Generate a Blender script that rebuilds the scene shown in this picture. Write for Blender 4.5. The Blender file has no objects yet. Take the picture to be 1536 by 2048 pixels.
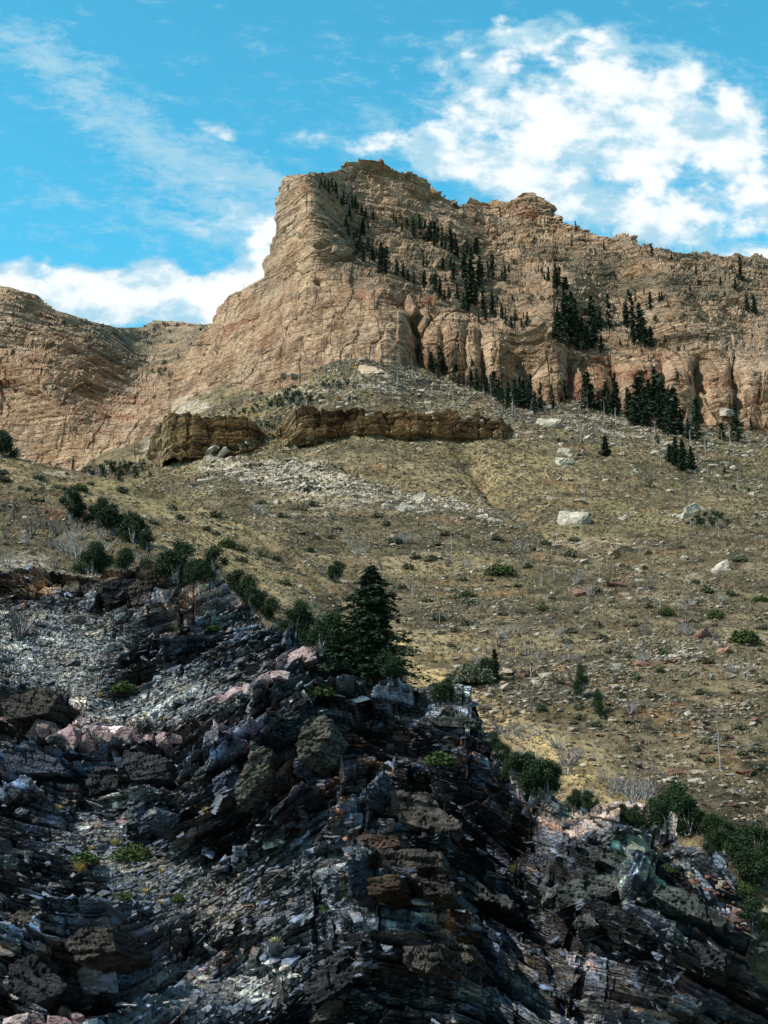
import bpy, bmesh, math, random
import numpy as np
from mathutils import Vector, Matrix

R = math.radians
random.seed(7)
rng = np.random.default_rng(11)
scene = bpy.context.scene

# ---------------------------------------------------------------- camera
VFOV, PITCH = 42.0, 14.0
CAM = np.array([0.0, 0.0, 1.7])
cd = bpy.data.cameras.new('camera')
cd.sensor_fit = 'VERTICAL'
cd.angle = R(VFOV)
cd.clip_start = 0.5
cd.clip_end = 20000
cam = bpy.data.objects.new('camera', cd)
cam.location = CAM
cam.rotation_euler = (R(90 + PITCH), 0, 0)
scene.collection.objects.link(cam)
scene.camera = cam
FOC = 1024 / math.tan(R(VFOV / 2))
SP, CP = math.sin(R(PITCH)), math.cos(R(PITCH))

# ---------------------------------------------------------------- light
SUN_AZ, SUN_EL = 62.0, 46.0          # degrees to the left of straight behind the viewer, and height
sdir = Vector((-math.sin(R(SUN_AZ)) * math.cos(R(SUN_EL)), -math.cos(R(SUN_AZ)) * math.cos(R(SUN_EL)), math.sin(R(SUN_EL))))
sl = bpy.data.lights.new('sun', 'SUN')
sl.energy = 5.0
sl.angle = R(0.5)
sl.color = (1.0, 0.92, 0.80)
so = bpy.data.objects.new('sun', sl)
so.rotation_euler = sdir.to_track_quat('Z', 'Y').to_euler()
scene.collection.objects.link(so)

scene.view_settings.view_transform = 'Standard'
scene.view_settings.look = 'None'
scene.view_settings.gamma = 1
scene.view_settings.exposure = 0.42

# ---------------------------------------------------------------- node helper
class NT:
    def __init__(s, nt):
        s.nt = nt; nt.nodes.clear()
    def n(s, t, **kw):
        o = s.nt.nodes.new(t)
        for k, v in kw.items(): setattr(o, k, v)
        return o
    def put(s, sock, v):
        if v is None: return
        if isinstance(v, bpy.types.NodeSocket): s.nt.links.new(v, sock)
        elif isinstance(v, (tuple, list)) and sock.type == 'RGBA' and len(v) == 3: sock.default_value = (*v, 1)
        else: sock.default_value = v
    def m(s, op, a, b=None, c=None, clamp=False):
        o = s.n('ShaderNodeMath', operation=op); o.use_clamp = clamp
        for i, v in enumerate((a, b, c)):
            if v is not None: s.put(o.inputs[i], v)
        return o.outputs[0]
    def vm(s, op, a, b=None):
        o = s.n('ShaderNodeVectorMath', operation=op)
        s.put(o.inputs[0], a)
        if b is not None: s.put(o.inputs[1], b)
        return o.outputs[1] if op in ('LENGTH', 'DOT_PRODUCT') else o.outputs[0]
    def scale(s, v, xyz):
        return s.vm('MULTIPLY', v, xyz)
    def noise(s, vec, sc, det=6, rough=.6, dist=0., out=0):
        o = s.n('ShaderNodeTexNoise')
        s.put(o.inputs['Vector'], vec); o.inputs['Scale'].default_value = sc
        o.inputs['Detail'].default_value = det; o.inputs['Roughness'].default_value = rough
        o.inputs['Distortion'].default_value = dist
        return o.outputs[out]
    def voro(s, vec, sc, feature='F1', out='Distance', rnd=1.0):
        o = s.n('ShaderNodeTexVoronoi', feature=feature)
        s.put(o.inputs['Vector'], vec); o.inputs['Scale'].default_value = sc
        o.inputs['Randomness'].default_value = rnd
        return o.outputs[out]
    def rng(s, v, a, b, c=0., d=1., smooth=True):
        o = s.n('ShaderNodeMapRange'); o.interpolation_type = 'SMOOTHSTEP' if smooth else 'LINEAR'
        s.put(o.inputs[0], v)
        for i, q in enumerate((a, b, c, d)): s.put(o.inputs[i + 1], q)
        return o.outputs[0]
    def mix(s, f, a, b, mode='MIX'):
        o = s.n('ShaderNodeMix', data_type='RGBA', blend_type=mode)
        s.put(o.inputs[0], f); s.put(o.inputs[6], a); s.put(o.inputs[7], b)
        return o.outputs[2]
    def sep(s, v):
        o = s.n('ShaderNodeSeparateXYZ'); s.put(o.inputs[0], v); return o.outputs
    def comb(s, x, y, z):
        o = s.n('ShaderNodeCombineXYZ')
        for i, q in enumerate((x, y, z)): s.put(o.inputs[i], q)
        return o.outputs[0]
    def attr(s, name):
        o = s.n('ShaderNodeAttribute', attribute_name=name); return o
    def bump(s, h, strength, dist, normal=None):
        o = s.n('ShaderNodeBump'); s.put(o.inputs['Height'], h)
        o.inputs['Strength'].default_value = strength; o.inputs['Distance'].default_value = dist
        s.put(o.inputs['Normal'], normal)
        return o.outputs[0]

# ---------------------------------------------------------------- sky
world = bpy.data.worlds.new('World'); scene.world = world
world.use_nodes = True
w = NT(world.node_tree)
sky = w.n('ShaderNodeTexSky', sky_type='NISHITA')
sky.sun_disc = False
sky.sun_elevation = R(SUN_EL)
sky.sun_rotation = math.atan2(sdir.x, sdir.y)
sky.altitude = 1500; sky.air_density = 1.0; sky.dust_density = 0.3; sky.ozone_density = 1.0
gen = w.n('ShaderNodeTexCoord').outputs['Generated']
dx, dy, dz = w.sep(gen)
ydiv = w.m('MAXIMUM', w.m('ABSOLUTE', dy), .05)
U = w.m('DIVIDE', dx, ydiv); V = w.m('DIVIDE', dz, ydiv)
def uv_of(px, py):
    a, b = (px - 768) / FOC, (1024 - py) / FOC
    d = (a, CP - b * SP, SP + b * CP)
    return d[0] / d[1], d[2] / d[1]
def blob(px, py, rx, ry, rot=0., amp=1.0):
    u, v = uv_of(px, py); k = 1 / FOC / CP
    du = w.m('SUBTRACT', U, u); dv = w.m('SUBTRACT', V, v)
    c, s_ = math.cos(R(rot)), math.sin(R(rot))
    a = w.m('ADD', w.m('MULTIPLY', du, c / (rx * k)), w.m('MULTIPLY', dv, s_ / (rx * k)))
    b = w.m('ADD', w.m('MULTIPLY', du, -s_ / (ry * k)), w.m('MULTIPLY', dv, c / (ry * k)))
    r2 = w.m('ADD', w.m('MULTIPLY', a, a), w.m('MULTIPLY', b, b))
    return w.m('MULTIPLY', w.m('EXPONENT', w.m('MULTIPLY', r2, -1.0)), amp)
def total(bl):
    t = bl[0]
    for b_ in bl[1:]: t = w.m('ADD', t, b_)
    return t
cumulus = total([
    blob(1230, 170, 330, 105, -22, 1.0), blob(1060, 90, 130, 60, -10, .55), blob(1120, 255, 260, 110, -15, .9), blob(1480, 230, 130, 90, -20, .8),
    blob(1360, 460, 130, 75, 0, 1.15), blob(1470, 330, 190, 75, -25, 1.0), blob(1540, 420, 110, 60, 0, .7), blob(1380, 130, 170, 50, -22, .5), blob(1000, 200, 140, 80, -15, .5), blob(1150, 400, 190, 45, -12, .95),
    blob(960, 330, 220, 70, -20, .8), blob(1250, 340, 90, 60, 0, .35), blob(1510, 515, 70, 22, 0, 1.1), blob(1120, 330, 120, 60, 0, .4),
    blob(230, 570, 280, 62, 0, 1.5), blob(480, 600, 150, 60, 0, 1.3), blob(20, 545, 70, 38, 0, .6), blob(490, 450, 110, 52, -5, .62),
    blob(430, 262, 50, 20, -20, .75), blob(700, 285, 210, 32, -4, .7), blob(540, 500, 60, 60, 0, .7), blob(330, 620, 300, 60, 0, .9)])
thin = total([
    blob(200, 210, 300, 80, -38, .82), blob(60, 90, 160, 45, -30, .6), blob(400, 330, 180, 75, -25, .8), blob(90, 400, 150, 45, 0, .4),
    blob(330, 440, 250, 60, 0, .55), blob(700, 90, 300, 50, 5, .25), blob(1000, 260, 260, 100, -10, .6), blob(560, 370, 140, 50, -15, .7),
    blob(500, 480, 120, 70, 0, .8), blob(900, 300, 300, 70, -10, .6), blob(1400, 480, 300, 140, 0, .75), blob(1300, 230, 300, 150, -20, .8)])
uvw = w.comb(U, V, 0.35)
uv2 = w.comb(w.m('ADD', U, w.m('MULTIPLY', V, .5)), w.m('MULTIPLY', V, 1.9), 1.7)
n1 = w.noise(uvw, 9.0, 9, .58, .25)
n2 = w.noise(w.scale(uvw, (1, 1.35, 1)), 27.0, 7, .56, .1)
n3 = w.noise(uv2, 30.0, 9, .72, .25)
dens = w.m('ADD', w.m('MULTIPLY', cumulus, .58), w.m('MULTIPLY', w.rng(cumulus, .02, .5, .25, 1.), w.m('ADD', w.m('MULTIPLY', w.m('SUBTRACT', n1, .5), 1.5), w.m('MULTIPLY', w.m('SUBTRACT', n2, .5), 2.0))))
c1 = w.rng(dens, .17, .70)
t1 = w.m('MULTIPLY', w.rng(w.m('ADD', w.m('MULTIPLY', thin, .55), w.m('MULTIPLY', w.m('SUBTRACT', n3, .5), 2.1)), .06, .85), .8)
cover = w.m('MAXIMUM', c1, t1)
core = w.rng(w.m('ADD', dens, w.m('MULTIPLY', w.m('SUBTRACT', w.noise(w.scale(uvw, (1, 1.5, 1)), 24.0, 5, .55), .5), 3.2)), .30, 1.10)
cloudcol = w.mix(core, (4.4, 7.1, 8.6), (9.9, 10.4, 10.6))
tint = w.mix(1.0, sky.outputs[0], (.9, 3.15, 2.8), 'MULTIPLY')
allc = w.mix(w.m('MULTIPLY', cover, w.rng(dz, 0., .05)), tint, cloudcol)
back = w.m('MULTIPLY', w.rng(w.m('MULTIPLY', dy, -1.), -.15, .35), w.rng(w.noise(w.scale(gen, (1.2, 1.2, 2.2)), 2.2, 7, .6), .36, .56))
allc = w.mix(w.m('MULTIPLY', back, .9), allc, (4.6, 4.9, 5.4))      # unseen broken cloud added behind and overhead to neutralise the ambient light
bg = w.n('ShaderNodeBackground'); w.put(bg.inputs[0], allc); bg.inputs[1].default_value = 0.075
wo = w.n('ShaderNodeOutputWorld'); w.nt.links.new(bg.outputs[0], wo.inputs[0])

# ---------------------------------------------------------------- numeric noise
_T = np.random.default_rng(3).random(65536).astype(np.float32)
def _h(ix, iy, iz, seed=0):
    return _T[(ix * 73856093 ^ iy * 19349663 ^ iz * 83492791 ^ (seed * 2654435)) & 65535]
def vnoise(x, y, z, seed=0):
    x = np.asarray(x, dtype=np.float64); y = np.asarray(y, dtype=np.float64) + 0 * x; z = np.asarray(z, dtype=np.float64) + 0 * x
    fx, fy, fz = np.floor(x), np.floor(y), np.floor(z)
    ix, iy, iz = fx.astype(np.int64), fy.astype(np.int64), fz.astype(np.int64)
    x = x - fx; y = y - fy; z = z - fz
    x = x * x * x * (x * (x * 6 - 15) + 10); y = y * y * y * (y * (y * 6 - 15) + 10); z = z * z * z * (z * (z * 6 - 15) + 10)
    r = 0
    for a in (0, 1):
        wx = x if a else 1 - x
        for b in (0, 1):
            wy = y if b else 1 - y
            for c in (0, 1):
                wz = z if c else 1 - z
                r = r + wx * wy * wz * _h(ix + a, iy + b, iz + c, seed)
    return r
def fbm(x, y=0., z=0., o=5, seed=0, g=.5):
    s, a, t = 0, 1., 0.
    for i in range(o):
        s = s + a * (vnoise(x, y, z, seed + i * 17) * 2 - 1); t += a
        a *= g; x = x * 2.03 + 11.3; y = y * 2.03 + 5.1; z = z * 2.03 + 7.7
    return s / t
def voro(u, v, seed=0):
    """cell values, offsets to the cell's point, border closeness"""
    fu, fv = np.floor(u).astype(np.int64), np.floor(v).astype(np.int64)
    best = np.full(u.shape, 9.); sec = np.full(u.shape, 9.)
    ou = np.zeros(u.shape); ov = np.zeros(u.shape); ci = np.zeros(u.shape, np.int64); cj = ci.copy()
    for a in (-1, 0, 1):
        for b in (-1, 0, 1):
            i, j = fu + a, fv + b
            px_ = i + .12 + .76 * _h(i, j, 0 * i + 5, seed); py_ = j + .12 + .76 * _h(i, j, 0 * i + 9, seed)
            du, dv = u - px_, v - py_
            d = np.maximum(np.abs(du), np.abs(dv)) * .6 + .4 * np.sqrt(du * du + dv * dv)
            nb = d < best
            sec = np.where(nb, best, np.minimum(sec, d))
            best = np.where(nb, d, best)
            ou = np.where(nb, du, ou); ov = np.where(nb, dv, ov); ci = np.where(nb, i, ci); cj = np.where(nb, j, cj)
    r = [_h(ci, cj, 0 * ci + k, seed + 31) for k in (1, 2, 3, 4)]
    return r, ou, ov, sec - best
def beds(u, w, th, L, seed, lean=.5):
    """layered rock: value per bed segment, lean of its face, crack mask"""
    q = w / th + .55 * fbm(w / th * .45, 0, 0, 2, seed + 3)
    li = np.floor(q).astype(np.int64); fr = q - li
    su = u / L + 7 * _h(li, 0 * li, 0 * li + 1, seed); sg = np.floor(su).astype(np.int64); fu = su - sg
    j = .5 * (_h(li, sg, 0 * li + 2, seed) - .5); sh = (fu < .25 + j * .9); sg = sg - sh; fu = np.where(sh, fu + 1, fu)
    r = _h(li, sg, 0 * li + 5, seed); r2 = _h(li, sg, 0 * li + 7, seed); rl = _h(li, 0 * li, 0 * li + 9, seed)
    return .6 * r + .4 * rl, r2, fr - .5, fu - .6, (fr < .1) | (np.abs(fu - (.25 + j * .9)) < .03)
def sstep(x, a, b):
    t = np.clip((x - a) / (b - a), 0, 1); return t * t * (3 - 2 * t)

# ---------------------------------------------------------------- layout helpers
def unproject(px, py, Y):
    a, b = (px - 768) / FOC, (1024 - py) / FOC
    dyy = CP - b * SP
    k = Y / dyy
    return np.stack([a * k, Y + 0 * a, (SP + b * CP) * k + CAM[2]], -1)
def project(P):
    x, y, z = P[..., 0], P[..., 1], P[..., 2] - CAM[2]
    f = y * CP + z * SP; u = -y * SP + z * CP
    return 768 + x / f * FOC, 1024 - u / f * FOC, f
def tps(ctrl):
    c = np.array(ctrl, dtype=float); X = c[:, :2] / 300.; yv = np.log(c[:, 2]); n = len(c)
    d2 = ((X[:, None] - X[None]) ** 2).sum(-1)
    K = .5 * d2 * np.log(d2 + 1e-12) + np.eye(n) * .003
    Pm = np.hstack([np.ones((n, 1)), X])
    A_ = np.block([[K, Pm], [Pm.T, np.zeros((3, 3))]])
    sol = np.linalg.solve(A_, np.concatenate([yv, np.zeros(3)]))
    def f(px, py):
        shp = px.shape; q = np.stack([px.ravel(), py.ravel()], 1) / 300.
        out = sol[n] + q @ sol[n + 1:]
        for i in range(n):
            d = ((q - X[i]) ** 2).sum(1)
            out += sol[i] * .5 * d * np.log(d + 1e-12)
        return np.exp(out).reshape(shp)
    return f
def coarse(f, PX, PY, s=4):
    """evaluate a smooth field on every s-th node and interpolate"""
    ny, nx = PX.shape
    iy = np.unique(np.append(np.arange(0, ny, s), ny - 1)); ix = np.unique(np.append(np.arange(0, nx, s), nx - 1))
    F = f(PX[np.ix_(iy, ix)], PY[np.ix_(iy, ix)])
    F = np.stack([np.interp(PX[0], PX[0, ix], r) for r in F])
    return np.stack([np.interp(np.arange(ny), iy, F[:, k]) for k in range(nx)], 1)
def pl(pts):
    a = np.array(pts, dtype=float)
    return lambda x: np.interp(x, a[:, 0], a[:, 1])
def inpoly(px, py, poly):
    r = np.zeros(px.shape, bool); n = len(poly)
    for i in range(n):
        x1, y1 = poly[i]; x2, y2 = poly[(i + 1) % n]
        if y1 == y2: continue
        c = ((y1 > py) != (y2 > py)) & (px < (x2 - x1) * (py - y1) / (y2 - y1) + x1)
        r ^= c
    return r
def ell(px, py, cx, cy, rx, ry, rot=0):
    c, s = math.cos(R(rot)), math.sin(R(rot)); a = px - cx; b = -(py - cy)
    u = (a * c + b * s) / rx; v = (-a * s + b * c) / ry
    return np.exp(-(u * u + v * v))
def normals(P):
    du = np.gradient(P, axis=1); dv = np.gradient(P, axis=0)
    n = np.cross(du, dv); n /= np.linalg.norm(n, axis=-1, keepdims=True) + 1e-9
    s = np.sign((n * (CAM - P)).sum(-1, keepdims=True)); s[s == 0] = 1
    return n * s
def blur(A_, k):
    for ax in (0, 1):
        for _ in range(2):
            c = np.cumsum(np.concatenate([np.repeat(np.take(A_, [0], ax), k + 1, ax), A_, np.repeat(np.take(A_, [-1], ax), k, ax)], ax), ax)
            n = A_.shape[ax]
            A_ = (np.take(c, np.arange(2 * k + 1, 2 * k + 1 + n), ax) - np.take(c, np.arange(0, n), ax)) / (2 * k + 1)
    return A_

def finish(o, kind=None, label=None, cat=None, group=None):
    if kind: o['kind'] = kind
    if label: o['label'] = label
    if cat: o['category'] = cat
    if group: o['group'] = group
    return o
def raw_mesh(name, V_, F_, mat, smooth=False):
    """V_ (n,3), F_ (m,k)"""
    me = bpy.data.meshes.new(name)
    V_ = np.ascontiguousarray(V_, dtype=np.float32); F_ = np.ascontiguousarray(F_, dtype=np.int32)
    k = F_.shape[1]
    me.vertices.add(len(V_)); me.vertices.foreach_set('co', V_.ravel())
    me.loops.add(F_.size); me.loops.foreach_set('vertex_index', F_.ravel())
    me.polygons.add(len(F_)); me.polygons.foreach_set('loop_start', np.arange(0, F_.size, k, dtype=np.int32))
    me.polygons.foreach_set('use_smooth', np.full(len(F_), smooth))
    me.update(calc_edges=True)
    if mat: me.materials.append(mat)
    return me
def link(name, me, parent=None):
    o = bpy.data.objects.new(name, me); scene.collection.objects.link(o)
    if parent: o.parent = parent
    return o
SHEETS = []
def sheet(name, x0, x1, nx, bot, top, ny, ctrl, back, disp, mat, zones, label=None, cat=None, kind='structure', tpow=1.0):
    xs = np.linspace(x0, x1, nx)
    if x0 < 0: xs = np.concatenate([np.linspace(x0 - 560, x0, 90, endpoint=False), xs])       # the land goes on beyond the frame
    if x1 >= 1580: xs = np.concatenate([xs, np.linspace(x1, x1 + 560, 91)[1:]])
    nx = len(xs); lo, hi = (x0 if x0 < 0 else -1e9), (x1 if x1 >= 1580 else 1e9)
    t = (np.arange(ny) / (ny - 1))[:, None] ** tpow
    b_, t_ = bot(xs)[None], top(xs)[None]
    PX = np.broadcast_to(xs[None], (ny, nx)).copy(); PY = b_ + (t_ - b_) * t
    f_ = tps(ctrl); Y = coarse(lambda a, b: f_(np.clip(a, lo, hi), b), PX, PY)
    P = unproject(PX, PY, Y)
    ext = []; last = P[-1]; stepx = PX[-1]
    for dY, dZ in back:
        q = last.copy(); q[:, 0] *= (q[:, 1] + dY) / q[:, 1]; q[:, 1] += dY; q[:, 2] -= dZ
        ext.append(q)
    nb = len(ext)
    P = np.concatenate([P, np.stack(ext)], 0)
    PX = np.concatenate([PX, np.repeat(PX[-1:], nb, 0)], 0); PY = np.concatenate([PY, np.repeat(PY[-1:], nb, 0)], 0)
    N0 = normals(np.stack([blur(P[..., i], 6) for i in range(3)], -1))
    P = disp(P, N0, PX, PY)
    ny2 = P.shape[0]
    idx = np.arange(ny2 * nx).reshape(ny2, nx)
    F_ = np.stack([idx[:-1, :-1], idx[:-1, 1:], idx[1:, 1:], idx[1:, :-1]], -1).reshape(-1, 4)
    me = raw_mesh(name, P.reshape(-1, 3), F_, mat)
    for nm, arr in zones(P, PX, PY, N0).items():
        at = me.attributes.new(nm, 'FLOAT_COLOR', 'POINT')
        c = np.ones((ny2 * nx, 4), np.float32)
        for i, ch in enumerate(arr): c[:, i] = np.broadcast_to(ch, PX.shape).ravel()
        at.data.foreach_set('color', c.ravel())
    o = link(name, me)
    finish(o, kind, label, cat)
    SHEETS.append((name, P, PX, PY, nb))
    return o, P, PX, PY
# ---------------------------------------------------------------- materials
def new_mat(name, rough=.9, spec=.2):
    m_ = bpy.data.materials.new(name); m_.use_nodes = True
    t = NT(m_.node_tree)
    b = t.n('ShaderNodeBsdfPrincipled'); b.inputs['Roughness'].default_value = rough
    b.inputs['Specular IOR Level'].default_value = spec
    o = t.n('ShaderNodeOutputMaterial'); t.nt.links.new(b.outputs[0], o.inputs[0])
    return m_, t, b
def coords(t):
    return t.n('ShaderNodeTexCoord').outputs['Object']

def mat_cliff():
    m_, t, b = new_mat('cliff_limestone', .95, .1)
    p = coords(t); a = t.attr('zone'); zr, zg, zb = t.sep(a.outputs['Vector'])
    nz = t.sep(t.n('ShaderNodeNewGeometry').outputs['Normal'])[2]
    big = t.noise(t.scale(p, (1, 1, .7)), .022, 5, .6)
    mid = t.noise(p, .11, 6, .65)
    fine = t.noise(p, .8, 6, .7)
    bed = t.noise(t.scale(p, (.035, .035, .75)), 1.0, 6, .72, .3)
    bed2 = t.noise(t.scale(p, (.06, .06, 1.6)), 1.0, 4, .7)
    stain = t.noise(t.scale(p, (.28, .28, .022)), 1.0, 6, .65)
    col = t.mix(t.rng(mid, .35, .65), (.48, .32, .205), (.78, .57, .39))
    col = t.mix(t.rng(big, .50, .64), col, (.66, .50, .37))
    col = t.mix(t.m('MULTIPLY', t.rng(t.noise(p, .06, 7, .7), .50, .66), .6), col, (.38, .31, .25))
    col = t.mix(t.m('MULTIPLY', t.rng(t.m('ADD', stain, t.m('MULTIPLY', zb, .06)), .53, .62), t.m('ADD', .3, t.m('MULTIPLY', zb, .6))), col, (.33, .215, .15))
    col = t.mix(t.m('MULTIPLY', t.rng(stain, .44, .34), t.m('MULTIPLY', zb, .55)), col, (.86, .66, .46))
    redn = t.rng(t.m('ADD', t.noise(t.scale(p, (1, 1, 1.4)), .07, 7, .7), t.m('MULTIPLY', zr, .2)), .58, .72)
    col = t.mix(t.m('MULTIPLY', redn, .75), col, (.34, .125, .075))
    col = t.mix(t.m('MULTIPLY', t.rng(t.noise(p, .045, 5, .6), .60, .70), .5), col, (.50, .29, .10))
    col = t.mix(t.m('MULTIPLY', zg, t.rng(t.noise(p, .05, 6, .6), .35, .6)), col, (.25, .215, .155))
    col = t.mix(t.m('MULTIPLY', t.rng(bed, .52, .58), t.m('SUBTRACT', .7, t.m('MULTIPLY', zb, .45))), col, (.095, .062, .042))
    col = t.mix(t.m('MULTIPLY', t.rng(bed2, .56, .66), .3), col, (.6, .46, .33))
    soil = t.mix(t.rng(fine, .4, .6), (.25, .20, .115), (.42, .34, .22))
    flat = t.rng(t.m('ADD', nz, t.m('MULTIPLY', t.m('SUBTRACT', mid, .5), .5)), .66, .84)
    col = t.mix(t.m('MULTIPLY', flat, .85), col, soil)
    col = t.mix(.55, col, t.mix(t.rng(fine, .3, .72), (.52, .50, .48), (1.4, 1.4, 1.4)), 'MULTIPLY')
    t.put(b.inputs['Base Color'], col)
    h = t.m('ADD', t.m('MULTIPLY', fine, .9), t.m('MULTIPLY', t.noise(t.scale(p, (.5, .5, 1.5)), 1.3, 5, .75), 1.1))
    h = t.m('ADD', h, t.m('MULTIPLY', bed, t.m('SUBTRACT', .9, t.m('MULTIPLY', zb, .7))))
    h = t.m('ADD', h, t.m('MULTIPLY', stain, t.m('MULTIPLY', zb, 1.2)))
    t.put(b.inputs['Normal'], t.bump(h, 1.0, 1.5))
    return m_

def mat_hill():
    m_, t, b = new_mat('dry_hillside', .97, .05)
    p = coords(t); a = t.attr('zone'); zr, zg, zb = t.sep(a.outputs['Vector'])
    big = t.noise(p, .03, 5, .6); mid = t.noise(p, .16, 6, .65); fine = t.noise(p, 1.1, 6, .72)
    line = t.noise(t.scale(p, (.12, .3, 1.4)), 1.0, 6, .7)
    col = t.mix(t.rng(mid, .38, .62), (.060, .052, .035), (.165, .138, .088))
    col = t.mix(t.rng(big, .5, .62), col, (.185, .16, .085))
    col = t.mix(t.m('MULTIPLY', t.rng(t.noise(t.scale(p, (.8, .8, 2.2)), .05, 6, .7), .52, .62), .75), col, (.29, .235, .14))
    col = t.mix(t.m('MULTIPLY', t.rng(t.noise(t.scale(p, (.7, .7, 1.5)), .021, 6, .72), .54, .64), .6), col, (.085, .078, .052))
    col = t.mix(t.m('MULTIPLY', t.rng(t.noise(p, .09, 6, .7), .55, .68), .55), col, (.30, .17, .07))
    col = t.mix(t.m('MULTIPLY', zb, t.rng(mid, .32, .55)), col, (.52, .40, .20))
    col = t.mix(t.m('MULTIPLY', t.rng(line, .53, .63), .5), col, (.10, .08, .055))
    pale = t.rng(t.m('ADD', t.m('MULTIPLY', zr, .42), t.m('ADD', t.noise(t.scale(p, (.5, .8, 1.6)), .14, 7, .68), -.04)), .60, .76)
    col = t.mix(pale, col, t.mix(t.rng(fine, .4, .6), (.25, .22, .175), (.40, .36, .295)))
    dark = t.rng(t.m('ADD', t.m('MULTIPLY', zg, .35), t.noise(t.scale(p, (.4, .7, 2.2)), .25, 7, .7)), .64, .80)
    col = t.mix(t.m('MULTIPLY', dark, .85), col, t.mix(t.m('MULTIPLY', t.rng(t.noise(p, .13, 3, .5), .56, .64), .6), (.07, .066, .058), (.17, .075, .05)))
    col = t.mix(.7, col, t.mix(t.rng(fine, .3, .7), (.35, .34, .33), (1.55, 1.55, 1.55)), 'MULTIPLY')
    t.put(b.inputs['Base Color'], col)
    h = t.m('ADD', t.m('MULTIPLY', fine, .8), t.m('MULTIPLY', t.voro(p, 1.4), -.35))
    h = t.m('ADD', h, t.m('MULTIPLY', line, .6))
    t.put(b.inputs['Normal'], t.bump(h, 1.0, .6))
    return m_

def mat_band():
    m_, t, b = new_mat('bedded_sandstone', .95, .1)
    p = coords(t)
    bed = t.noise(t.scale(p, (.06, .06, 1.3)), 1.0, 6, .75, .2)
    mid = t.noise(p, .14, 6, .65); fine = t.noise(p, 1.2, 6, .7)
    col = t.mix(t.rng(mid, .4, .62), (.48, .345, .21), (.68, .51, .33))
    col = t.mix(t.rng(t.noise(p, .07, 5, .6), .5, .64), col, (.24, .155, .095))
    col = t.mix(t.m('MULTIPLY', t.rng(bed, .48, .58), .75), col, (.06, .038, .025))
    col = t.mix(t.m('MULTIPLY', t.rng(bed, .42, .35), .5), col, (.5, .35, .19))
    col = t.mix(.6, col, t.mix(t.rng(fine, .3, .7), (.5, .5, .5), (1.4, 1.4, 1.4)), 'MULTIPLY')
    t.put(b.inputs['Base Color'], col)
    t.put(b.inputs['Normal'], t.bump(t.m('ADD', fine, t.m('MULTIPLY', bed, 2.)), 1.0, .8))
    return m_

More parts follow.
